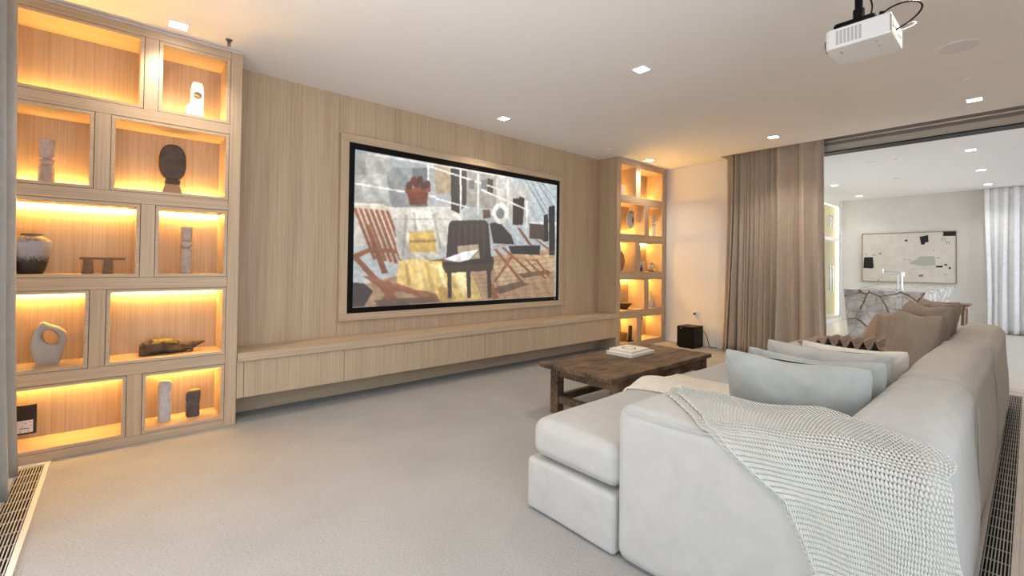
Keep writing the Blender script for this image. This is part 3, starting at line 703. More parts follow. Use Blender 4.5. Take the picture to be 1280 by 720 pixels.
disc('sprinkler_cover', 11.88, 1.45, .05, 'small round ceiling disc just before the painting wall', 'sprinkler', M['ceil'], .010)
t = thing('ceiling_sprinkler', 'small metal sprinkler head hanging from the ceiling beside the lit cabinet', 'sprinkler', (.556, 3.68, CZ))
obj('escutcheon', MB().lathe([(.022, CZ), (.020, CZ - .005), (.010, CZ - .008)], (.556, 3.68, 0), 20), M['dark_steel'], t, smooth=True)
obj('frame_arms', MB().lathe([(.007, CZ - .006), (.008, CZ - .020), (.004, CZ - .034)], (.556, 3.68, 0), 12).bar((.546, 3.68, CZ - .008), (.552, 3.68, CZ - .042), .005).bar((.566, 3.68, CZ - .008), (.560, 3.68, CZ - .042), .005), M['dark_steel'], t)
obj('deflector', MB().lathe([(.012, CZ - .042), (.013, CZ - .044), (.004, CZ - .046)], (.556, 3.68, 0), 16), M['dark_steel'], t)

# ------------------------------------------------------------------ floor vents
def vent(name, label, axis, a0, a1, c0, c1, n):
    def B(mb, u0, u1, v0, v1, z0, z1): return mb.box(v0, v1, u0, u1, z0, z1) if axis == 'y' else mb.box(u0, u1, v0, v1, z0, z1)
    t = thing(name, label, 'vent', ((c0 + c1) / 2, (a0 + a1) / 2, 0) if axis == 'y' else ((a0 + a1) / 2, (c0 + c1) / 2, 0))
    obj('well', B(MB(), a0, a1, c0, c1, -.0008, .0004), M['matte_black'], t)
    for v0, v1 in ((c0 - .022, c0), (c1, c1 + .022)): obj('border', B(MB(), a0, a1, v0, v1, -.0005, .012), M['stone'], t, bevel=.001)
    obj('border', B(MB(), a1, a1 + .02, c0 - .022, c1 + .022, -.0005, .012), M['stone'], t, bevel=.001)
    p = (c1 - c0) / n
    for k in range(n):
        c = c0 + p * (k + .5); obj('slat', B(MB(), a0, a1, c - p * .17, c + p * .17, .006, .0115), M['vent_slat'], t)
    k = 0; w = MB(); u = a0 + .1
    while u < a1: B(w, u, u + .006, c0, c1, .0005, .003); u += .12
    obj('crossbars', w, M['vent_slat'], t, kind='stuff')
vent('floor_vent', 'slotted linear floor vent in front of the grey curtain', 'y', 1.5, 3.76, -.404, -.300, 9)
vent('floor_vent', 'slotted linear floor vent along the back of the sofa', 'x', 1.2, 6.42, .056, .137, 8)


# ------------------------------------------------------------------ sofa
SX0, SX1, SYB, SYF = 1.543, 5.90, .160, 1.62
def smooth(a, b, x):
    q = max(0, min(1, (x - a) / (b - a))); return q * q * (3 - 2 * q)
def arm_top(y): return .628 + .055 * smooth(.85, .25, y)
sofa = thing('sectional_sofa', 'long low pale grey linen sectional sofa with a thick rounded arm and back', 'sofa', (3.7, .9, 0))
def arm_fn(w):
    if w.z > .3: w.z += (arm_top(w.y) - .628) * smooth(.3, .6, w.z)
    return w
obj('arm', MB().soft((1.757, .640, .319), (.428, .956, .618), .050, .006, 4, (.006, .0, .018), 1, arm_fn), M['sofa'], sofa, smooth=True, angle=180)
def back_fn(w):
    if w.y > .30: w.y += .10 * smooth(.62, .40, w.z)
    w.y -= .012 * smooth(.55, .2, w.z) * (1 if w.y < .3 else 0)
    return w
for i, (a, b) in enumerate(((1.80, 2.825), (2.835, 4.345), (4.355, 5.895))):
    dy = (0, .004, -.012)[i]
    obj('back', MB().soft(((a + b) / 2, .295 + dy, .354 + .002 * i), (b - a, .27, .697 + .004 * i), .075, .008, 3, (.004, .012, .016), 3 + i, back_fn), M['sofa'], sofa, smooth=True, angle=180)
obj('far_arm', MB().soft((5.70, .60, .345), (.39, .86, .66), .075, .008, 4, (.01, 0, .02), 8), M['sofa'], sofa, smooth=True, angle=180)
for a, b, y0 in ((SX0, 2.86, 1.122), (2.87, 4.36, .42), (4.37, 5.50, .42)):
    obj('base', MB().soft(((a + b) / 2, (y0 + 1.642) / 2, .130), (b - a, 1.642 - y0, .248), .022, .004, 3, (.003, .006, 0), 11 + a), M['sofa'], sofa, smooth=True, angle=180)
for a, b, y0 in ((SX0 + .003, 2.86, 1.118), (2.87, 4.36, .44), (4.37, 5.50, .44)):
    obj('seat_cushion', MB().soft(((a + b) / 2, (y0 + 1.612) / 2, .359), (b - a, 1.612 - y0, .172), .050, .006, 3, (.004, .012, .030), 20 + a), M['sofa'], sofa, smooth=True, angle=180)
obj('seat_cushion', MB().soft((2.415, .78, .359), (.87, .67, .172), .045, .005, 3, (0, 0, .02), 31), M['sofa'], sofa, smooth=True, angle=180)
for x in (1.62, 2.8, 4.3, 5.8):
    for y in (.25, 1.0) + ((1.56,) if x < 5.5 else ()): obj('foot', MB().box(x - .03, x + .03, y - .03, y + .03, .0005, .03), M['matte_black'], sofa)

sm = [(1.541, y_, arm_top(y_) + .0 - .012) for y_ in np.linspace(1.075, .20, 24)]
obj('piping', MB().tube(sm, .003, 6), M['sofa'], sofa, smooth=True, angle=180)
for xs in (2.83, 4.35): obj('back_seam', MB().tube([(xs, .152, .60), (xs, .150, .3), (xs, .155, .05)], .003, 6), M['sofa'], sofa, smooth=True, angle=180)

# ------------------------------------------------------------------ cushions
def pillow(label, c, w, h, t, mat, yaw, tilt, seed, roll=0, sag=.05, group='loose sofa cushions'):
    o = thing('cushion', label, 'cushion', (c[0], c[1], c[2] - h * .45), group)
    rot = Matrix.Rotation(R2(yaw), 3, 'Z') @ Matrix.Rotation(R2(tilt), 3, 'X') @ Matrix.Rotation(R2(roll), 3, 'Y')
    nu, nv = 34, 26; mb = MB()
    for sd in (1, -1):
        vs = []
        for j in range(nv + 1):
            for i in range(nu + 1):
                u, v = -math.cos(math.pi * i / nu), -math.cos(math.pi * j / nv)
                x = w / 2 * u * (1 - .05 * (1 - v * v)); z = h / 2 * v * (1 - .05 * (1 - u * u))
                if v > 0: z -= sag * h * v * (1 - u * u)
                cn = 1 - .07 * (abs(u) * abs(v)) ** 5; x *= cn * (1 + .035 * v); z *= cn
                y = sd * t / 2 * (max(0, 1 - abs(u) ** 2.6) * max(0, 1 - abs(v) ** 2.6)) ** .48
                nzp = Vector((x * 7 + seed * 3.1, z * 7, sd * 2.0))
                edge = (1 - abs(u) ** 6) * (1 - abs(v) ** 6)
                y += sd * edge * (.018 * noise.noise(nzp) + .009 * noise.noise(nzp * 3.1) + .004 * noise.noise(Vector((x * 30 + z * 18, (z - x) * 6, seed))))
                cr = max(0, abs(u) - .55) * max(0, abs(v) - .4) * edge
                y += sd * cr * .09 * math.sin((u * 1.3 + v * (1 if u * v < 0 else -1)) * 22 + seed)
                x += .004 * noise.noise(nzp * 1.3) * w; z += .02 * h * noise.noise(nzp * .8 + Vector((5, 0, 0))) * max(v, 0)
                vs.append(rot @ Vector((x, y, z)) + Vector(c))
        fs = [(j * (nu + 1) + i, j * (nu + 1) + i + 1, (j + 1) * (nu + 1) + i + 1, (j + 1) * (nu + 1) + i) for j in range(nv) for i in range(nu)]
        mb.add(vs, fs if sd > 0 else [f[::-1] for f in fs])
    cv = obj('cover', mb, mat, o, smooth=True, angle=180)
    return o
pillow('blue-grey linen cushion closest to the knitted throw, front of the row', (2.19, .672, .640), .56, .37, .18, M['cushion_blue'], 90, -8, 1, sag=.05)
pillow('blue-grey cushion mostly hidden directly behind the front cushion', (2.385, .655, .642), .54, .36, .14, M['cushion_blue'], 92, -6, 2, sag=.07)
pillow('grey linen cushion in the middle of the row on the sofa', (2.74, .690, .628), .55, .37, .16, M['cushion_grey'], 89, -8, 3, sag=.06)
pillow('cream linen cushion at the back of the pale cushion row', (3.03, .640, .612), .48, .36, .15, M['cushion_cream'], 88, -8, 4, sag=.06)
pillow('square taupe cushion in front of the other taupe cushions', (4.20, .55, .685), .46, .46, .16, M['cushion_brown'], 38, 12, 5, sag=.06, group='taupe cushions')
pillow('larger taupe cushion leaning behind the square taupe cushion', (4.62, .55, .70), .54, .52, .17, M['cushion_brown'], 34, 12, 6, sag=.06, group='taupe cushions')
pillow('taupe cushion rearmost against the sofa back, its top edge peeking out', (4.98, .53, .70), .54, .54, .15, M['cushion_brown'], 30, 12, 7, sag=.05, group='taupe cushions')

# ------------------------------------------------------------------ knitted throw over the arm
def arm_sdf_point(p, off):
    """a point on the sharp box grown by OFF, moved onto the rounded one"""
    x0, x1, y0, y1, z0 = 1.543 - off, 1.971 + off, .128 - off, 1.118 + off, .0
    r = .055 + off
    z1 = arm_top(p[1]) + off + .008
    q = (max(x0 + r, min(x1 - r, p[0])), max(y0 + r, min(y1 - r, p[1])), min(z1 - r, p[2]))
    d = Vector(p) - Vector(q); L = d.length
    if L < 1e-6: return Vector(p), Vector((0, 0, 1))
    n_ = d / L
    return Vector(q) + n_ * r, n_
def throw_edge(bx, z):
    """where the slanting side of the throw runs: on the top by X, down the end face by z"""
    if z is None: return float(np.interp(bx, [1.53, 1.62, 1.80, 1.98], [.725, .80, .985, 1.06]))
    return float(np.interp(z, [.0, .2, .313, .39, .489, .561, .632, .68], [.335, .375, .409, .439, .487, .584, .676, .725]))
throw = thing('knitted_throw', 'chunky ivory knitted throw draped over the end of the sofa', 'throw', (1.6, .5, .3))
def knit(na, nb, a_of, bmax, off, name):
    K = 6; PA, PB = na * K, nb * K
    pts = np.zeros((PB + 1, PA + 1, 3)); 
    LEN_IN, LEN_TOP = .09, .44; drop = np.zeros((PB + 1, PA + 1), bool)
    for j in range(PB + 1):
        b = bmax * j / PB
        mode = 'in' if b < LEN_IN else 'top' if b < LEN_IN + LEN_TOP else 'face'
        for i in range(PA + 1):
            a = a_of(i / PA)
            if mode == 'face':
                dz = b - LEN_IN - LEN_TOP; z = .672 - dz; ye = throw_edge(0, max(z, 0)); yr = .118
            else:
                z = None; yr = .118
                xin = float(np.interp(a, [0, .12, .25, .42, .7, 1], [1.63, 1.70, 1.80, 1.93, 1.985, 1.985]))
                Xu = 1.985 - max(0, b - LEN_IN) * (1.985 - 1.531) / LEN_TOP; X = min(Xu, xin); ye = throw_edge(X, None)
                if Xu > xin + .012 or (mode == 'in' and a < .42): drop[j, i] = 1
                if mode == 'in' and a < .42: mode_ = 'top'
                else: mode_ = mode
            Y = yr + (ye - yr) * a
            zt = arm_top(Y) + .02
            if mode == 'face': z = zt - dz
            if mode == 'face': p = (1.531, Y, z)
            elif mode_ == 'in': p = (1.985, Y, zt - (LEN_IN - b) * min(1, (a - .42) * 4))
            elif True: p = (X, Y, zt)
            s, n_ = arm_sdf_point(p, off)
            if mode == 'face': s.y -= .022 * smooth(.60, .40, z) * (1 - min(1, a * 3))
            w = noise.noise(Vector((Y * 5, b * 4, 3.3))) * .006 + .004 * math.sin(a * 17 + b * 3)
            fa, fb = i / K, j / K
            h = .0030 * abs(math.sin(math.pi * fb)) ** .7 + .0022 * math.cos(2 * math.pi * (fa + .5 * (int(fb) % 2)))
            hem = .006 * math.exp(-((1 - a) / .02) ** 2)
            s = s + n_ * (w + h + .006 + hem)
            pts[j, i] = s
    mb = MB(); mb.v = [tuple(q) for q in pts.reshape(-1, 3)]
    fs = []
    for j in range(PB):
        for i in range(PA):
            if drop[j, i] and drop[j + 1, i] and drop[j, i + 1] and drop[j + 1, i + 1]: continue
            cj = j % K; row = (j + 1) // K; ci = (i + (K // 2) * (row % 2)) % K
            if (cj in (0, K - 1) and ci in (1, 2, 3) or cj == 1 and ci in (2, 3) or cj == 4 and ci in (1, 2)) and 1 < i < PA - 2 and 1 < j < PB - 2: continue
            fs.append((j * (PA + 1) + i, j * (PA + 1) + i + 1, (j + 1) * (PA + 1) + i + 1, (j + 1) * (PA + 1) + i))
    mb.f = fs
    return obj(name, mb, M['throw'], throw, smooth=True, angle=180, solid=.003)
knit(62, 76, lambda q: q, 1.15, .013, 'knit')
knit(7, 76, lambda q: .94 + .115 * q, 1.15, .002, 'folded_hem')

# ------------------------------------------------------------------ ribbed throws
def sheet(name, label, cat, loc, nu, nv, fn, mat, solid, group=None, part_name='weave'):
    t = thing(name, label, cat, loc, group)
    mb = MB(); mb.v = [fn(i / nu, j / nv) for j in range(nv + 1) for i in range(nu + 1)]
    mb.f = [(j * (nu + 1) + i, j * (nu + 1) + i + 1, (j + 1) * (nu + 1) + i + 1, (j + 1) * (nu + 1) + i) for j in range(nv) for i in range(nu)]
    obj(part_name, mb, mat, t, smooth=True, angle=180, solid=solid)
    return t
def seat_throw(u, v):
    x = 2.29 + .60 * u + .10 * (1 - v) * (1 - u); s = -.60 + .70 * v       # v runs forward over the front edge of the seat
    y = 1.575 + min(s, 0) + (.040 * math.sin(min(s, .07) / .07 * 1.57) if s > 0 else 0)
    gx = max(0, 1 - ((min(x, 2.85) - 2.2) / .657) ** 2); gy = max(0, 1 - ((y - 1.365) / .25) ** 2)
    z = .455 + .030 * (gx * gy) ** .6 - max(0, s - .02) * .9
    z += .045 * math.exp(-((u - .30) / .20) ** 2 - ((v - .75) / .30) ** 2) * smooth(0, .12, u) + .006 * noise.noise(Vector((u * 5, v * 4, 1))) * smooth(0, .1, u)
    return (x, y, z)
sheet('ribbed_throw', 'cream ribbed throw spread on the seat behind the sofa arm', 'throw', (2.5, 1.4, .47), 40, 40, seat_throw, M['rib_cream'], .012)
def gathered(u, v):
    y = .80 + .65 * u; s = 1.05 * v
    x = 4.86 + min(s, .55) + .06 * (1 - u) * (1 - v) - .05 * max(0, u - .8)
    amp = .034 * smooth(.05, .12, u) * smooth(.84, .70, u) * (1 - .8 * smooth(.25, .6, s))
    z = .497 + amp * (1 - math.cos(2 * math.pi * (y - .84) / .083)) + .01 * noise.noise(Vector((u * 5, s * 4, 0)))
    if s > .38: z += .25 * smooth(.36, .60, s) * smooth(.48, .24, u)
    if s > .55: x += (s - .55) * .75 * smooth(.50, .30, u)
    return (x, y, z)
sheet('ribbed_throw', 'taupe ribbed throw gathered in waves on the sofa seat and over its end', 'throw', (5.3, 1.0, .47), 160, 40, gathered, M['rib_brown'], .012)

# ------------------------------------------------------------------ coffee table and books
t = thing('coffee_table', 'low rustic dark wooden coffee table with thick legs and stretchers', 'table', (3.29, 2.235, 0))
ys = [1.880, 2.115, 2.352, 2.588]
for k in range(3):
    y0, y1 = ys[k] + .0012, ys[k + 1] - .0012
    def board_fn(w, k=k):
        if abs(w.x - 3.29) > .66: w.x += .012 * noise.noise(Vector((w.y * 14, k, 0)))
        w.z += .003 * noise.noise(Vector((w.x * 4, w.y * 9, k * 3)))
        return w
    obj('board', MB().soft((3.288, (y0 + y1) / 2, .401), (1.474, y1 - y0, .036), .006, 0, 1, (0, 0, 0), k, board_fn, step=.05), M['wood'], t, smooth=True, angle=35)
lw = .078
for x in (2.665, 3.905):
    for y in (1.905, 2.49):
        obj('leg', MB().box(x, x + lw, y, y + lw, .0003, .383), M['wood'], t, bevel=.004)
for y in (1.915, 2.525): obj('apron', MB().box(2.743, 3.905, y, y + .03, .300, .383), M['wood'], t, bevel=.003)
for x in (2.675, 3.94): obj('apron', MB().box(x, x + .03, 1.983, 2.49, .300, .383), M['wood'], t, bevel=.003)
for y in (1.922, 2.507): obj('stretcher', MB().box(2.743, 3.905, y, y + .045, .09, .145), M['wood'], t, bevel=.004)
for x in (2.682, 3.922): obj('stretcher', MB().box(x, x + .045, 1.983, 2.49, .09, .145), M['wood'], t, bevel=.004)

def book(label, cx, cy, w, d, z, h, rz, ring):
    o = thing('book', label, 'book', (cx, cy, z), 'books on the coffee table', R2(rz))
    obj('cover', MB().box(-w / 2, w / 2, -d / 2, d / 2, 0, .004).box(-w / 2, w / 2, -d / 2, d / 2, h - .004, h).box(-w / 2, w / 2, -d / 2, -d / 2 + .004, .004, h - .004), M['cream_paper'], o, local=True, bevel=.0008)
    obj('pages', MB().box(-w / 2 + .004, w / 2 - .004, -d / 2 + .004, d / 2 - .004, .004, h - .004), M['cream_cloth'] if 'cream_cloth' in M else plain('page_edges', (.70, .68, .62), .8), o, local=True)
    if ring:
        rg = MB(); N = 40; r0, r1 = .050, .062
        rg.add([(r * math.cos(2 * math.pi * k / N), r * math.sin(2 * math.pi * k / N), h + .0006) for r in (r0, r1) for k in range(N)], [(k, (k + 1) % N, N + (k + 1) % N, N + k) for k in range(N)])
        obj('ring_emblem', rg, M['ink'], o, local=True, label='dark ring printed on the cover')
book('larger cream book at the bottom of the two on the coffee table', 3.435, 2.335, .37, .26, .4215, .026, 2, False)
book('smaller cream book with a dark ring on its cover, on top', 3.415, 2.335, .285, .225, .4478, .022, 2, True)

# ------------------------------------------------------------------ curtains
def curtain(label, axis, at, a0, a1, z0, z1, folds, amp, mat, seed, jitter=.5, splay=0, name='curtain', wide=0):
    rs = np.random.RandomState(seed); N = folds * 14; K = 26
    wdt = 1 + jitter * (rs.rand(folds) - .5) * 2; wdt[:wide] *= 2.1; ph = np.concatenate([[0], np.cumsum(wdt)]); ph /= ph[-1]
    am = amp * (1 + .55 * (rs.rand(folds) - .5) * 2)
    t = thing(name, label, 'curtain', ((at, (a0 + a1) / 2, z0) if axis == 'y' else ((a0 + a1) / 2, at, z0)))
    mb = MB()
    for j in range(K + 1):
        v = j / K
        for i in range(N + 1):
            s = i / N; f = min(int(s * folds), folds - 1); q = s * folds - f
            u = ph[f] + (ph[f + 1] - ph[f]) * q
            nn = noise.noise(Vector((u * folds * .45, v * 1.3, seed)))
            o = am[f] * math.sin(2 * math.pi * q + .9 * nn * v) * (.65 + .45 * v) + amp * .5 * nn * v
            a = a0 + (a1 - a0) * u + (a1 - a0) / folds * .22 * math.cos(2 * math.pi * q * 2 + seed) * .5
            a += (a1 - a0) / folds * .5 * noise.noise(Vector((u * folds * .7, 9.1, seed + v * .8))) * v
            a += splay * v ** 2 * (u - .35)
            z = z1 + (z0 - z1) * v + (.012 * noise.noise(Vector((u * folds, 4, seed))) if v == 1 else 0)
            mb.v.append((at + o, a, z) if axis == 'y' else (a, at + o, z))
    mb.f = [(j * (N + 1) + i, j * (N + 1) + i + 1, (j + 1) * (N + 1) + i + 1, (j + 1) * (N + 1) + i) for j in range(K) for i in range(N)]
    obj('drape', mb, mat, t, smooth=True, angle=180, solid=.004)
    return t
curtain('heavy tan linen curtain bunched in long folds at the edge of the bar room opening', 'y', 6.53, 1.67, 2.84, .012, 2.87, 15, .062, M['tan_curtain'], 5, .55, .10, wide=4)
curtain('dark grey curtain hanging beside the lit cabinet and the floor vent', 'y', -.505, 2.75, 3.70, .012, CZ - .002, 11, .062, M['grey_curtain'], 8, .4)
curtain('white curtain in even folds in the bar room beside the painting', 'y', 12.44, -.60, .59, .015, CZ - .002, 9, .040, M['white_curtain'], 3, .1)

# ------------------------------------------------------------------ projector
P0 = (2.90, .455, 2.385); PW, PL, PH = .285, .277, .108
t = thing('projector', 'white ceiling projector with black mount and looping black cable', 'projector', (P0[0] + PW / 2, P0[1] + PL / 2, P0[2] + PH))
x0, y0, z0 = P0; x1, y1, z1 = x0 + PW, y0 + PL, z0 + PH
hull = [(x0, y0), (x1, y0), (x1, y1 - .012), (x1 - .03, y1 + .006), (x0 + .10, y1 + .012), (x0 + .014, y1 + .006), (x0, y1 - .012)]
obj('housing', MB().prism(hull, z0, z1, 'xy'), M['white_plastic'], t, bevel=.008)
obj('seam', MB().box(x0 - .0006, x1 + .0006, y0 - .0006, y0 + .005, z0 + .012, z1 - .012), M['grey_plastic'], t)
for k in range(7):
    yy = y1 - .050 - k * .0165
    for j in range(10):
        zz = z0 + .018 + j * .0075
        if k == 0 and j == 0: vb = MB()
        vb.box(x0 - .0012, x0 + .002, yy - .0055, yy + .0055, zz, zz + .0042)
obj('side_grille', vb, M['grey_plastic'], t)
obj('lens', MB().lathe([(.034, y1 - .02), (.036, y1 + .02), (.030, y1 + .021), (.012, y1 + .016)], (x0 + .09, 0, z0 + .055), 24, axis='y'), M['black'], t, smooth=True)
ln = MB()
for cx, cy in ((x0 + .07, y1 - .05), (x0 + .085, y1 - .05), (x0 + .10, y1 - .05), (x0 + .06, y0 + .07), (x0 + .13, y0 + .07)): ln.box(cx - .004, cx + .004, cy - .005, cy + .005, z0 - .0006, z0 + .001)
obj('marks', ln, M['grey_plastic'], t)
pn = MB()
for k, (a, b_, zz) in enumerate(((.03, .07, .06), (.09, .14, .07), (.16, .20, .055), (.22, .26, .065))): pn.box(x0 + a, x0 + b_, y0 - .003, y0 + .002, z0 + zz - .012, z0 + zz + .012)
obj('connector_panel', pn, M['alu'], t)
cx, cy = x0 + .07, y0 + .165
obj('mount_plate', MB().soft((cx + .05, cy, z1 + .030), (.15, .185, .034), .016), M['matte_black'], t, smooth=True, angle=60)
obj('mount_feet', MB().box(cx, cx + .03, cy - .07, cy - .05, z1, z1 + .02).box(cx, cx + .03, cy + .06, cy + .08, z1, z1 + .02).box(cx + .1, cx + .13, cy - .05, cy - .03, z1, z1 + .02), M['matte_black'], t)
obj('mount_pole', MB().lathe([(.026, z1 + .04), (.026, z1 + .11), (.018, z1 + .115), (.018, CZ - .012), (.055, CZ - .010), (.055, CZ)], (cx + .04, cy - .01, 0), 20), M['black'], t, smooth=True, angle=50)
obj('gland', MB().tube([(x0 + .045, y0 + .05, z1), (x0 + .05, y0 + .045, z1 + .03)], .012), M['matte_black'], t)
def arc(p0, p1, p2, p3, n=22):
    p0, p1, p2, p3 = map(Vector, (p0, p1, p2, p3)); r = []
    for k in range(n + 1):
        q = k / n; r.append(p0 * (1 - q) ** 3 + p1 * 3 * q * (1 - q) ** 2 + p2 * 3 * q * q * (1 - q) + p3 * q ** 3)
    return r
obj('cable', MB().tube(arc((x0 + .05, y0 + .045, z1 + .02), (x0 + .07, y0 - .03, z1 + .10), (x0 + .12, y0 - .22, z1 + .03), (x0 + .10, y0 - .002, z0 + .045), 30), .0042), M['black'], t, smooth=True, angle=180)
obj('cable', MB().tube(arc((x0 + .16, y0 - .002, z0 + .06), (x0 + .18, y0 - .09, z0 + .06), (x0 + .20, y0 - .09, z0 + .12), (x0 + .22, y0 - .0, z0 + .105)), .003), M['steel'], t, smooth=True, angle=180)
obj('cable', MB().tube(arc((cx + .02, cy - .06, z1 + .045), (cx + .02, cy - .09, z1 + .10), (cx + .05, cy - .05, z1 + .17), (cx + .07, cy - .03, CZ - .01)), .004), M['black'], t, smooth=True, angle=180)

# ------------------------------------------------------------------ subwoofer, plates and plugs
t = thing('subwoofer', 'black cube subwoofer on the carpet in front of the pale wall', 'speaker', (6.41, 3.325, 0))
obj('cabinet_body', MB().box(6.275, 6.565, 3.20, 3.455, .018, .315), M['black'], t, bevel=.004)
obj('grille', MB().box(6.262, 6.275, 3.206, 3.449, .026, .307), M['matte_black'], t, bevel=.003)
obj('badge', MB().box(6.2605, 6.262, 3.375, 3.40, .285, .291), M['grey_plastic'], t)
fb = MB()
for x in (6.30, 6.54):
    for y in (3.225, 3.43): fb.lathe([(.014, 0.0005), (.014, .018)], (x, y, 0), 10)
obj('feet', fb, M['matte_black'], t)
obj('rear_panel', MB().box(6.565, 6.575, 3.215, 3.44, .08, .28), M['matte_black'], t)
t = tag(obj('power_cord', MB().tube(arc((6.576, 3.21, .23), (6.64, 3.17, .22), (6.62, 3.15, .03), (6.61, 3.12, .006)) + arc((6.61, 3.12, .006), (6.60, 3.10, .005), (6.62, 3.05, .005), (6.63, 3.02, .006), 8)[1:], .0045), M['black'], smooth=True, angle=180), 'thin black cord hanging down behind the subwoofer', 'cord')
def plate(label, y, z, name='wall_switch', toggle=True):
    t = thing(name, label, 'switch' if toggle else 'outlet', (XR, y, z), 'white wall plates' if toggle else None)
    obj('plate', MB().box(XR - .007, XR, y - .038, y + .038, z - .062, z + .062), M['white_plastic'], t, bevel=.002)
    if toggle: obj('rocker', MB().box(XR - .010, XR - .006, y - .017, y + .017, z - .034, z + .034), M['white_plastic'], t, bevel=.001)
    else:
        for dz in (-.022, .022): obj('socket', MB().box(XR - .009, XR - .006, y - .016, y + .016, z + dz - .014, z + dz + .014), M['alu'], t)
plate('white wall switch beside the lit corner cabinet', 3.695, 1.03)
plate('white wall switch between the other switch and the tan curtain', 3.23, 1.025)
plate('white wall outlet above the subwoofer with a plug in it', 3.32, .45, 'wall_outlet', False)
t = thing('plug_adapter', 'small black and white plug adapter in the outlet above the subwoofer', 'adapter', (XR - .03, 3.35, .46))
obj('case', MB().box(XR - .045, XR - .0095, 3.335, 3.375, .44, .50), M['white_plastic'], t, bevel=.003)
obj('black_face', MB().box(XR - .047, XR - .0455, 3.337, 3.373, .462, .49), M['ink'], t)
obj('lead', MB().tube(arc((XR - .03, 3.35, .44), (XR - .03, 3.34, .38), (XR - .04, 3.27, .40), (XR - .04, 3.24, .325)), .004), M['white_plastic'], t, smooth=True, angle=180)

# ------------------------------------------------------------------ things in the niches
YS = 4.0
SH = [2.2175, 1.6605, 1.1055, .5445, .0725]
def block(x, z, label):
    t = thing('stone_sculpture', label, 'sculpture', (x, YS, z))
    w, h = .075, .285; mb = MB(); n = 24
    # upright slab with a round hole, and a lower rounded shoulder on one side
    cxp, czp, r = x + .015, z + .175, .026
    outer = [(x - .022, z), (x + .053, z), (x + .053, z + .275), (x - .022, z + .268)]
    def ring_y(yv):
        return [(cxp + r * math.cos(2 * math.pi * k / n), yv, czp + r * math.sin(2 * math.pi * k / n)) for k in range(n)]
    def outline(k):
        a = 2 * math.pi * k / n; dx_, dz_ = math.cos(a), math.sin(a)
        tx = ((x + .053 - cxp) / dx_ if dx_ > 0 else (x - .022 - cxp) / dx_) if abs(dx_) > 1e-6 else 9
        tz = ((z + .270 - czp) / dz_ if dz_ > 0 else (z - czp) / dz_) if abs(dz_) > 1e-6 else 9
        q = min(tx, tz); return (cxp + dx_ * q, czp + dz_ * q)
    ol = [outline(k) for k in range(n)]
    ya, yb = YS - .045, YS + .045
    vs = ring_y(ya) + [(p[0], ya, p[1]) for p in ol] + ring_y(yb) + [(p[0], yb, p[1]) for p in ol]
    fs = []
    for k in range(n):
        k2 = (k + 1) % n
        fs += [(k, k2, n + k2, n + k), (2 * n + k, 3 * n + k, 3 * n + k2, 2 * n + k2), (k, 2 * n + k, 2 * n + k2, k2), (n + k, n + k2, 3 * n + k2, 3 * n + k)]
    mb.add(vs, fs)
    obj('slab', mb, M['stone_white'], t)
    obj('shoulder', MB().prism([(x - .052, z), (x - .0221, z), (x - .0221, z + .115)] + [(x - .022 - .030 * math.sin(a), z + .075 + .035 * math.cos(a)) for a in np.linspace(.2, 1.57, 7)], ya + .004, yb - .004), M['stone_white'], t, bevel=.003)
    obj('cap_line', MB().box(x - .0235, x + .0545, ya - .001, yb + .001, z + .242, z + .246), M['stone_grey'], t)
block(.395, SH[0], 'white stone slab sculpture with a round hole on the upper shelf')

def totem(x, z, s, label, flat, h, mat, YS=4.0):
    t = thing('stone_totem', label, 'sculpture', (x, YS, z), 'stacked stone totems')
    r = .034 * s
    zb = h * flat
    obj('base_block', MB().lathe([(r * 1.02, z), (r, z + zb)], (x, YS, 0), 8 if s > 1 else 24), M[mat], t, smooth=s <= 1, bevel=.002)
    zs = z + zb; hs = h * .19
    obj('ball', MB().lathe([(r * .5, zs - .001), (r * .5, zs + hs * .08), (r * .9, zs + hs * .25), (r * 1.07, zs + hs * .5), (r * .9, zs + hs * .75), (r * .5, zs + hs * .92), (r * .5, zs + hs + .001)], (x, YS, 0), 24), M[mat], t, smooth=True)
    obj('drum', MB().lathe([(r * .97, zs + hs), (r * 1.03, z + h)], (x, YS, 0), 24), M[mat], t, smooth=True, bevel=.002)
totem(-.346, SH[1], 1.08, 'brown-pink stone totem of drum, ball and octagonal block beside the grey curtain', .40, .272, 'stone_pink')
totem(.368, SH[2], 1.0, 'tall slender grey stone totem alone in a niche left of the oak wall', .53, .332, 'stone_pink')
totem(6.38, SH[1], 1.0, 'white stone totem in the corner cabinet beside the disc mask', .50, .33, 'stone_white', 3.93)

t = thing('wooden_head_sculpture', 'dark carved wooden sculpture with a big oval head on a flared foot', 'sculpture', (.277, YS, SH[1]))
z = SH[1]
oval = [(.277 + .078 * math.copysign(abs(math.cos(a)) ** .8, math.cos(a)), z + .228 + .128 * math.copysign(abs(math.sin(a)) ** .85, math.sin(a))) for a in np.linspace(0, 2 * math.pi, 36, endpoint=False)]
obj('head', MB().prism(oval, YS - .03, YS + .03), M['dark_wood'], t, bevel=.012, smooth=True, angle=50)
obj('neck_foot', MB().prism([(.215, z), (.340, z), (.318, z + .075), (.322, z + .105), (.238, z + .105), (.240, z + .075)], YS - .032, YS + .032), M['light_wood'], t, bevel=.004)
obj('collar', MB().prism([(.237, z + .072), (.320, z + .072), (.324, z + .104), (.235, z + .104)], YS - .0335, YS + .0335), M['dark_wood'], t, bevel=.003)

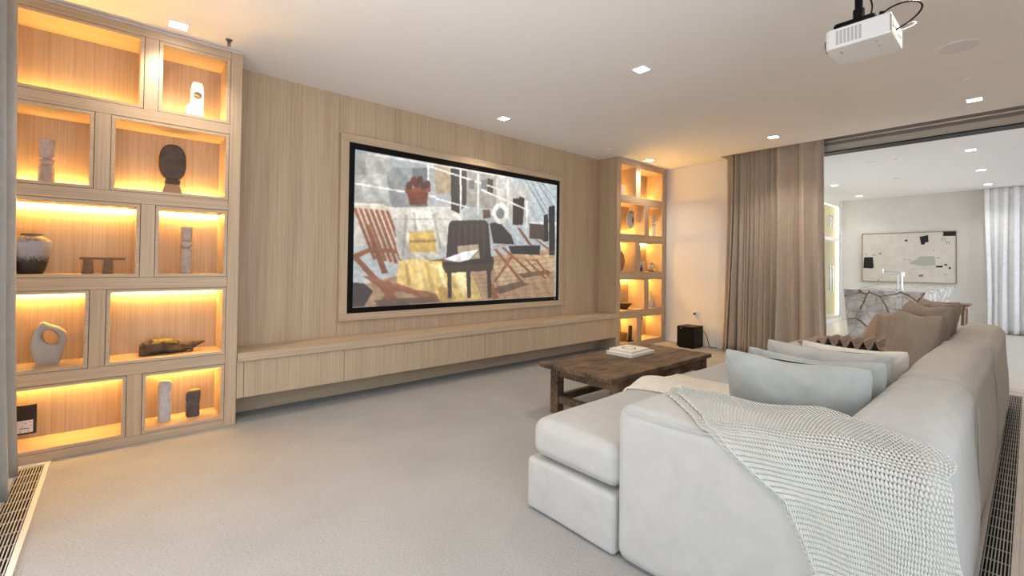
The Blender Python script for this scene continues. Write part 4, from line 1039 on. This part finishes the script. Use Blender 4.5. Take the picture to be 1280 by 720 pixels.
t = thing('ceramic_vase', 'round-shouldered banded black and white ceramic vase beside the grey curtain', 'vase', (-.402, YS, SH[2]))
z = SH[2]; pr = [(.052, 0), (.056, .004), (.070, .06), (.083, .12), (.0905, .165), (.091, .19), (.084, .208), (.060, .226), (.046, .233), (.045, .240), (.048, .243), (.040, .243), (.040, .232), (.001, .225)]
obj('body', MB().lathe([(r, z + q) for r, q in pr], (-.402, YS, 0), 40), M['vase'], t, smooth=True, angle=60)

t = thing('miniature_bench', 'small brown wooden bench carving on the shelf beside the banded vase', 'bench', (-.075, YS, SH[2]))
z = SH[2]
obj('seat_plank', MB().add([(-.188, YS - .04, z + .092), (.034, YS - .04, z + .090), (.034, YS + .04, z + .090), (-.188, YS + .04, z + .092), (-.186, YS - .04, z + .108), (.036, YS - .04, z + .105), (.036, YS + .04, z + .105), (-.186, YS + .04, z + .108)], [(0, 3, 2, 1), (4, 5, 6, 7), (0, 1, 5, 4), (1, 2, 6, 5), (2, 3, 7, 6), (3, 0, 4, 7)]), M['mid_wood'], t, bevel=.003)
for xa in (-.175, -.078):
    for yy in (YS - .036, YS + .012):
        obj('leg', MB().prism([(xa, z), (xa + .052, z), (xa + .048, z + .0915), (xa + .006, z + .0915)], yy, yy + .024), M['mid_wood'], t, bevel=.002)
    obj('stretcher', MB().box(xa + .012, xa + .04, YS - .013, YS + .012, z + .025, z + .045), M['mid_wood'], t)

t = thing('ring_sculpture', 'grey stone ring sculpture with an off-centre oval hole', 'sculpture', (-.312, YS, SH[3]))
z = SH[3]; xo = -.312; N = 48
def cr(points, n):
    q = [Vector((p[0], 0, p[1])) for p in points]; r = []; L = len(q)
    for k in range(n):
        f = k / n * L; i = int(f); s_ = f - i; a, b_, c_, d_ = q[(i - 1) % L], q[i], q[(i + 1) % L], q[(i + 2) % L]
        r.append(.5 * ((2 * b_) + (c_ - a) * s_ + (2 * a - 5 * b_ + 4 * c_ - d_) * s_ ** 2 + (3 * b_ - a - 3 * c_ + d_) * s_ ** 3))
    for v_ in r: v_.z = max(v_.z, .0)
    return r
# (x, z) around the outline and, in step with it, around the hole; starts at the foot and runs anticlockwise
out_p = cr([(-.045, 0), (.0, .0), (.045, .01), (.065, .10), (.080, .165), (.055, .215), (.0, .245), (-.035, .262), (-.062, .225), (-.080, .160), (-.078, .090), (-.062, .03)], N)
in_p = [Vector((.004 + .035 * math.cos(a_) - .010 * math.sin(a_), 0, .167 + .046 * math.sin(a_))) for a_ in [-1.95 + 2 * math.pi * k / N for k in range(N)]]
mb = MB(); prof = [(0, -.030), (.18, -.040), (.5, -.044), (.82, -.038), (1, -.026), (1, .026), (.82, .038), (.5, .044), (.18, .040), (0, .030)]
vs = [(xo + (o_ * (1 - s_) + i_ * s_).x, YS + yy, z + (o_ * (1 - s_) + i_ * s_).z) for o_, i_ in zip(out_p, in_p) for s_, yy in prof]
K = len(prof)
mb.add(vs, [(a * K + k, ((a + 1) % N) * K + k, ((a + 1) % N) * K + (k + 1) % K, a * K + (k + 1) % K) for a in range(N) for k in range(K)])
obj('ring', mb, M['stone_grey'], t, smooth=True, angle=50)

t = thing('driftwood', 'dark gnarled driftwood log topped with olive moss', 'driftwood', (.30, YS, SH[3]))
z = SH[3]
spine = [(.118, .034, .040), (.135, .042, .048), (.18, .046, .052), (.24, .052, .050), (.30, .046, .046), (.345, .036, .034), (.385, .034, .026), (.42, .044, .022), (.455, .056, .014), (.492, .062, .004)]
mb = MB(); n = 22
vs = []
for i in np.linspace(0, len(spine) - 1, 44):
    k = min(int(i), len(spine) - 2); f = i - k; a, b_ = spine[k], spine[k + 1]
    x_, zc, r_ = [a[q] + (b_[q] - a[q]) * f for q in range(3)]
    for q in range(n):
        th = 2 * math.pi * q / n; rr = 1.08 * r_ * (1 + .38 * noise.noise(Vector((x_ * 18, math.cos(th) * 1.6, math.sin(th) * 1.6))) + .24 * noise.noise(Vector((x_ * 60, math.cos(th) * 4, math.sin(th) * 4))))
        vs.append((x_, YS + rr * math.cos(th) * 1.05, max(z + .0005, z + zc + rr * math.sin(th) * .95)))
fs = [(a * n + q, a * n + (q + 1) % n, (a + 1) * n + (q + 1) % n, (a + 1) * n + q) for a in range(43) for q in range(n)] + [tuple(range(n)), tuple(43 * n + q for q in range(n))]
obj('log', mb.add(vs, fs), M['bark'], t, smooth=True, angle=50)
obj('snag', MB().tube([(.395, YS, z + .03), (.405, YS - .02, z + .018), (.41, YS - .03, z + .0135)], .012), M['bark'], t, smooth=True)
mb = MB(); vs = []
for i in range(25):
    for j in range(11):
        u, v = i / 24, j / 10; x_ = .155 + .175 * u; th = (v - .5) * 2.0
        rr = .054 * (1 - (2 * u - 1) ** 4 * .45) + .010 * noise.noise(Vector((x_ * 50, th * 3, 2)))
        vs.append((x_, YS + rr * math.sin(th), z + .046 + rr * math.cos(th) * 1.0))
obj('moss', mb.add(vs, [(i * 11 + j, i * 11 + j + 1, (i + 1) * 11 + j + 1, (i + 1) * 11 + j) for i in range(24) for j in range(10)]), M['moss'], t, smooth=True, solid=.006)

def plaque(x0, x1, z0, z1, y, label):
    t = thing('framed_plaque', label, 'plaque', ((x0 + x1) / 2, y, z0))
    w = x1 - x0; h = z1 - z0
    obj('board', MB().box(x0, x1, y - .008, y + .008, z0, z1), M['ink'], t, bevel=.0015)
    obj('paper_label', MB().box(x0 + w * .08, x1 - w * .16, y - .0092, y - .008, z0 + h * .06, z0 + h * .48), M['label'], t)
    mk = MB(); rs_ = random.Random(4)
    for k in range(5): mk.box(x0 + w * (.22 + .10 * k), x0 + w * (.29 + .10 * k), y - .0096, y - .0092, z0 + h * .19, z0 + h * (.215 + .03 * rs_.random()))
    mk.box(x0 + w * .33, x0 + w * .345, y - .0096, y - .0092, z0 + h * .2, z0 + h * .30)
    for a, b_ in ((.45, .37), (.68, .40), (.72, .28), (.60, .10), (.22, .09)): mk.box(x0 + w * a, x0 + w * (a + .06), y - .0096, y - .0092, z0 + h * b_, z0 + h * (b_ + .02))
    obj('label_print', mk, M['ink'], t)
    obj('stand', MB().box(x0 + w * .3, x0 + w * .7, y + .008, 4.128, z0 + h * .4, z0 + h * .6), M['ink'], t)
plaque(-.452, -.362, .128, .305, 4.03, 'small black board with a printed pale label mounted beside the grey curtain')
plaque(6.205, 6.30, .27, .42, 4.06, 'small black board with a pale label in the bottom of the corner cabinet')

def standing_stone(label, pts, mat, seed, sq):
    x_, z_ = pts[0]; t = thing('standing_stone', label, 'sculpture', (x_, YS, z_))
    mb = MB(); n = 24; vs = []
    for (cx_, zz, r_) in pts[1]:
        for q in range(n):
            th = 2 * math.pi * q / n; c_, s_ = math.cos(th), math.sin(th)
            k = (abs(c_) ** sq + abs(s_) ** sq) ** (-1 / sq)
            rr = r_ * k * (1 + .06 * noise.noise(Vector((c_ * 2 + seed, s_ * 2, zz * 14))))
            vs.append((cx_ + rr * c_, YS + rr * s_ * .8, z_ + zz))
    L = len(pts[1])
    obj('stone', mb.add(vs, [(a * n + q, a * n + (q + 1) % n, (a + 1) * n + (q + 1) % n, (a + 1) * n + q) for a in range(L - 1) for q in range(n)] + [tuple(range(n)), tuple((L - 1) * n + q for q in range(n))]), M[mat], t, smooth=True, angle=60)
    return t
standing_stone('tall pale grey pitted stone figure next to the short dark stone', ((.262, SH[4]), [(.262, 0, .034), (.262, .01, .037), (.263, .06, .0375), (.263, .12, .037), (.262, .17, .036), (.261, .20, .035), (.264, .215, .038), (.266, .24, .041), (.263, .265, .039), (.260, .278, .028), (.260, .283, .01)]), 'stone_pale', 2, 2.6)
standing_stone('short dark brown pitted stone block next to the pale stone', ((.427, SH[4]), [(.428, 0, .038), (.428, .008, .041), (.426, .05, .042), (.424, .085, .041), (.428, .105, .040), (.426, .13, .0445), (.427, .165, .045), (.430, .180, .043), (.432, .188, .034)]), 'stone_dark', 9, 3.2)

# corner cabinet
t = thing('stone_block', 'small tan block at the edge of the top niche of the corner cabinet', 'sculpture', (5.645, 4.02, SH[0]))
obj('block', MB().box(5.600, 5.690, 3.98, 4.06, SH[0], SH[0] + .175), M['stone_pink'], t, bevel=.004)
t = thing('disc_mask', 'white oval disc mask on a thin stand in the corner cabinet', 'sculpture', (5.86, YS, SH[1]))
z = SH[1]
obj('foot', MB().box(5.83, 5.89, YS - .03, YS + .03, z, z + .008), M['matte_black'], t)
obj('rod', MB().tube([(5.86, YS, z + .008), (5.86, YS, z + .12)], .004), M['matte_black'], t)
obj('disc', MB().lathe([(.004, YS - .022), (.075, YS - .018), (.105, YS - .006), (.108, YS), (.10, YS + .008), (.004, YS + .014)], (5.86, 0, z + .235), 36, sy=1.25, axis='y'), M['stone_white'], t, smooth=True)
obj('brow', MB().prism([(5.86 + .108 * math.cos(a), z + .235 + .135 * math.sin(a)) for a in np.linspace(.75, 2.4, 12)], YS - .024, YS - .006), M['stone_pink'], t)
obj('nose', MB().prism([(5.872, z + .185), (5.888, z + .19), (5.884, z + .265), (5.876, z + .27)], YS - .034, YS - .012), M['stone_dark'], t)
t = thing('curved_vase', 'tan curved vase edge just showing in a middle niche of the corner cabinet', 'vase', (5.585, YS, SH[2]))
obj('body', MB().lathe([(.035, SH[2]), (.06, SH[2] + .06), (.078, SH[2] + .15), (.07, SH[2] + .23), (.04, SH[2] + .285), (.03, SH[2] + .30)], (5.594, YS, 0), 28), M['light_wood'], t, smooth=True)
t = thing('small_bottle', 'tiny dark bottle beside the white figurine in the corner cabinet', 'bottle', (6.165, 4.0, SH[2]))
obj('body', MB().lathe([(.022, SH[2]), (.024, SH[2] + .05), (.012, SH[2] + .07), (.010, SH[2] + .085)], (6.165, 4.0, 0), 16), M['dark_wood'], t, smooth=True)
obj('stopper', MB().lathe([(.011, SH[2] + .085), (.011, SH[2] + .10)], (6.165, 4.0, 0), 12), M['ink'], t)
t = thing('shell_figurine', 'small curled white shell-like figurine on a brown foot', 'figurine', (6.38, 3.97, SH[2]))
obj('foot', MB().box(6.315, 6.435, 3.94, 4.0, SH[2], SH[2] + .022), M['mid_wood'], t, bevel=.003)
obj('shell', MB().tube([(6.385 + (.012 + .042 * k / 26) * math.cos(k * .33), 3.97 + .02 * math.sin(k * .2), SH[2] + .082 + (.012 + .042 * k / 26) * math.sin(k * .33)) for k in range(27)], .016, 10), M['stone_white'], t, smooth=True, angle=180)
t = thing('picture_card', 'pale card standing behind the white figurine in the corner cabinet', 'card', (6.35, 4.09, SH[2]))
obj('card', MB().box(6.26, 6.42, 4.088, 4.096, SH[2], SH[2] + .165), M['cream_paper'], t)
obj('card_border', MB().box(6.275, 6.405, 4.0865, 4.088, SH[2] + .02, SH[2] + .145), M['label'], t)
t = thing('bowl', 'dark wide bowl in a lower niche of the corner cabinet', 'bowl', (5.72, YS, SH[3]))
z = SH[3]
obj('bowl_body', MB().lathe([(.05, z), (.055, z + .008), (.085, z + .05), (.115, z + .095), (.108, z + .095), (.078, z + .05), (.045, z + .014), (.001, z + .012)], (5.72, YS, 0), 32), M['dark_wood'], t, smooth=True, angle=60)
t = thing('bottle_vase', 'white long-necked bottle vase in the narrow niche of the corner cabinet', 'vase', (6.335, 3.94, SH[3]))
obj('body', MB().lathe([(.05, z), (.058, z + .03), (.056, z + .08), (.035, z + .125), (.019, z + .16), (.016, z + .25), (.018, z + .258), (.012, z + .258), (.010, z + .2)], (6.335, 3.94, 0), 28), M['stone_white'], t, smooth=True, angle=60)
t = thing('woven_basket', 'brown woven basket in the bottom niche of the corner cabinet', 'basket', (5.68, YS, SH[4]))
z = SH[4]
obj('basket_body', MB().lathe([(.055, z), (.065, z + .05), (.082, z + .125), (.076, z + .125), (.06, z + .05), (.001, z + .01)], (5.68, YS, 0), 28), M['cane'], t, smooth=True, angle=60)
t = thing('bar_sculpture', 'thin upright black bar sculpture on a small base beside the basket', 'sculpture', (5.745, 3.91, z))
obj('foot', MB().box(5.70, 5.79, 3.878, 3.942, z, z + .014), M['ink'], t, bevel=.002)
obj('upright', MB().box(5.725, 5.765, 3.89, 3.93, z + .014, z + .235), M['ink'], t, bevel=.002)

# ------------------------------------------------------------------ bar room
t = thing('bar_island', 'marble bar island with brown veins and inward sloping sides', 'island', (9.3, 1.25, 0))
X0, X1 = 7.80, 10.82
top = [(X0, .889), (X1, .87), (X1, 1.754), (X0, 1.754)]; bot = [(X0 + .10, 1.05), (X1 - .1, 1.05), (X1 - .1, 1.70), (X0 + .10, 1.70)]
obj('body', MB().add([(x_, y_, 0) for x_, y_ in bot] + [(x_, y_, .885) for x_, y_ in top], [(0, 3, 2, 1), (4, 5, 6, 7), (0, 1, 5, 4), (1, 2, 6, 5), (2, 3, 7, 6), (3, 0, 4, 7)]), M['marble'], t)
obj('worktop', MB().box(X0 - .004, X1 + .004, .886, 1.758, .8855, .90), M['marble'], t, bevel=.002)
obj('sink_rim', MB().box(7.98, 8.38, 1.22, 1.60, .9002, .906).box(8.0, 8.36, 1.24, 1.58, .9002, .9065), M['steel'], t)
t = thing('bar_faucet', 'tall chrome faucet with two arms on the marble island', 'faucet', (8.1, 1.165, .90))
obj('post', MB().lathe([(.026, .9005), (.026, .912), (.016, .915), (.016, 1.145)], (8.1, 1.165, 0), 18), M['chrome'], t, smooth=True, angle=50)
obj('spout', MB().tube([(8.1, 1.165, 1.12), (8.1, 1.165, 1.145), (8.1, 1.175, 1.156), (8.1, 1.20, 1.158), (8.1, 1.365, 1.158)], .010), M['chrome'], t, smooth=True)
obj('nozzle', MB().tube([(8.1, 1.368, 1.135), (8.1, 1.368, 1.195)], .013), M['chrome'], t, smooth=True)
obj('lever_post', MB().lathe([(.011, .9005), (.011, 1.115)], (8.1, 1.205, 0), 14), M['chrome'], t, smooth=True)
obj('lever_arm', MB().tube([(8.1, 1.205, 1.108), (8.1, 1.315, 1.108)], .006), M['chrome'], t, smooth=True)
obj('shoulder', MB().tube([(8.1, 1.145, 1.10), (8.1, 1.145, 1.15)], .012), M['chrome'], t, smooth=True)

t = thing('painting', 'wide abstract cream canvas with black patches hanging above the island', 'painting', (XF, 1.728, .905))
Y0, Y1, Z0, Z1 = .970, 2.486, .905, 1.964
obj('canvas', MB().box(XF - .035, XF - .002, Y0 + .012, Y1 - .012, Z0 + .012, Z1 - .012), M['canvas'], t)
fr = MB().box(XF - .045, XF - .001, Y0, Y1, Z0, Z0 + .011).box(XF - .045, XF - .001, Y0, Y1, Z1 - .011, Z1).box(XF - .045, XF - .001, Y0, Y0 + .011, Z0 + .011, Z1 - .011).box(XF - .045, XF - .001, Y1 - .011, Y1, Z0 + .011, Z1 - .011)
obj('frame', fr, M['frame_wood'], t)
def pc(p):
    u = (p[0] - 147) / 943; a, b_ = 139 - 27 * u, 611 + 27 * u; v = (p[1] - a) / (b_ - a)
    return (Y1 - u * (Y1 - Y0), Z1 - v * (Z1 - Z0))
def patch(mb, pts, k=0): return mb.prism([pc(p) for p in pts], XF - .0362 - k, XF - .0352, 'yz')
mb = MB()
for p in ([(172, 372), (268, 370), (278, 474), (258, 484), (162, 478)], [(748, 170), (830, 152), (834, 222), (800, 226), (796, 246), (764, 248)],
          [(970, 120), (1086, 114), (1086, 162), (962, 164), (970, 150)], [(905, 458), (968, 456), (962, 476), (898, 474)],
          [(604, 200), (630, 196), (626, 216), (600, 212)], [(980, 442), (1006, 440), (1000, 456), (984, 458)], [(1018, 474), (1036, 468), (1040, 488), (1020, 490)]): obj('black_patch', patch(MB(), p, .0008), M['ink'], t)
obj('sage_patch', patch(MB(), [(650, 438), (672, 410), (715, 398), (742, 366), (890, 362), (900, 452), (780, 462)]), M['sage'], t)
mb = MB(); rs_ = random.Random(12)
def stroke(mb, p, q, w=3):
    d = Vector((q[0] - p[0], q[1] - p[1])); L = d.length or 1; nx, ny = -d.y / L * w / 2, d.x / L * w / 2
    patch(mb, [(p[0] + nx, p[1] + ny), (q[0] + nx, q[1] + ny), (q[0] - nx, q[1] - ny), (p[0] - nx, p[1] - ny)], .0002)
for a, b_ in (((958, 186), (958, 214)), ((958, 186), (968, 184)), ((986, 184), (988, 212)), ((978, 184), (988, 184)), ((1002, 222), (1004, 246)), ((1002, 222), (1026, 220)), ((1026, 220), (1028, 244)), ((880, 292), (886, 310)), ((590, 394), (610, 398)), ((630, 396), (655, 402)), ((905, 380), (940, 378)), ((980, 546), (1008, 544)), ((190, 330), (196, 352))): stroke(mb, a, b_, 4)
obj('ink_strokes', mb, M['ink'], t)
mb = MB()
for _ in range(150):
    x_, y_ = rs_.uniform(165, 1075), rs_.uniform(150, 600); a = rs_.uniform(0, 6.28); L = rs_.uniform(4, 22); stroke(mb, (x_, y_), (x_ + L * math.cos(a), y_ + L * math.sin(a) * .6), 2.2)
for bx_, by, w_, h_ in ((655, 490, 60, 90), (855, 515, 75, 45), (1000, 580, 36, 26), (250, 250, 90, 40), (660, 482, 230, 12)):
    for a, b_ in (((bx_, by), (bx_ + w_, by)), ((bx_ + w_, by), (bx_ + w_, by + h_)), ((bx_ + w_, by + h_), (bx_, by + h_)), ((bx_, by + h_), (bx_, by))): stroke(mb, a, b_, 2)
obj('pencil_strokes', mb, M['pencil'], t)
mb = MB()
for p in ([(735, 546), (785, 544), (780, 566), (740, 568)], [(332, 330), (360, 326), (358, 342), (336, 344)], [(262, 352), (296, 342), (294, 350), (264, 358)], [(322, 594), (336, 592), (336, 606), (322, 606)]): obj('rust_patch', patch(MB(), p), M['rust'], t)

t = thing('wine_cabinet', 'lit glass-fronted wine cabinet with bar handles beyond the tan curtain', 'cabinet', (11.2, 3.07, 0))
A0, A1, B0, B1 = 9.9, 12.5, 2.89, 3.28
obj('carcass', MB().box(A0, A1, B1 - .02, B1, 0, 2.66).box(A0, A0 + .02, B0, B1 - .02, 0, 2.66).box(A1 - .02, A1, B0, B1 - .02, 0, 2.66).box(A0 + .02, A1 - .02, B0, B1 - .02, 2.60, 2.66).box(A0 + .02, A1 - .02, B0, B1 - .02, 0, .12), M['bar_inside'], t)
obj('plinth', MB().box(A0, A1, B0 - .03, B0 - .001, 0, .06), M['white_plastic'], t)
obj('divider', MB().box(A0 + .02, A1 - .02, B0 - .005, B1 - .02, 1.80, 1.87), M['white_plastic'], t)
for zz in (.55, .95, 1.35): obj('shelf', MB().box(A0 + .02, 11.55, B0 + .04, B1 - .02, zz, zz + .03), M['bar_inside'], t)
obj('back_board', MB().box(A0 + .1, 11.52, B1 - .05, B1 - .021, .14, 1.78).box(A0 + .1, 11.52, B1 - .05, B1 - .021, 1.90, 2.52), plain('khaki_board', (.62, .57, .42), .7), t)
pg = MB()
for x_ in (10.7, 11.0, 11.3):
    for zz in (2.05, 2.22, 2.39, .75, 1.15): pg.tube([(x_, B1 - .051, zz), (x_, B1 - .16, zz)], .012, 8)
obj('bottle_pegs', pg, M['steel'], t)
obj('led_strip', MB().box(A1 - .05, A1 - .021, B0 + .02, B0 + .05, .13, 2.58), M['led_bar'], t)
obj('led_strip', MB().box(A0 + .05, A1 - .06, B0 + .03, B0 + .05, 2.585, 2.598), M['led_bar'], t)
for a, b_, zz0, zz1 in ((A0 + .02, 11.60, .10, 1.80), (11.61, A1 - .01, .10, 1.80), (A0 + .02, 11.60, 1.875, 2.62), (11.61, A1 - .01, 1.875, 2.62)):
    dr = obj('glass_door', MB().box(a, b_, B0 - .018, B0 - .010, zz0, zz1), M['clear'], t)
    hx = b_ - .06 if a < 11 else a + .10
    hz = (.70, 1.25) if zz1 < 2 else (2.08, 2.34)
    obj('handle', MB().tube([(hx, B0 - .06, hz[0]), (hx, B0 - .06, hz[1])], .016).tube([(hx, B0 - .06, hz[0] + .06), (hx, B0 - .018, hz[0] + .06)], .009).tube([(hx, B0 - .06, hz[1] - .06), (hx, B0 - .018, hz[1] - .06)], .009), M['chrome'], dr, smooth=True)
    for hz_ in (zz0 + .02, zz1 - .06): obj('hinge', MB().box(b_ - .07 if a > 11 else a, b_ if a > 11 else a + .07, B0 - .024, B0 - .0185, hz_, hz_ + .04), M['steel'], dr)

t = thing('slatted_stool', 'wooden slatted stool between the sofa end and the white curtain', 'stool', (8.0, .68, 0))
for k in range(4):
    x_ = 7.82 + k * .10
    obj('slat', MB().box(x_, x_ + .075, .49, .86, .742, .765), M['slat_wood'], t, bevel=.003)
for y_ in (.53, .80): obj('rail', MB().box(7.84, 8.18, y_, y_ + .03, .700, .7415), M['slat_wood'], t)
for x_, sx in ((7.85, -1), (8.15, 1)):
    for y_, sy in ((.545, -1), (.815, 1)): obj('leg', MB().bar((x_, y_, .70), (x_ + sx * .05, y_ + sy * -.02, .0005), .03), M['slat_wood'], t)
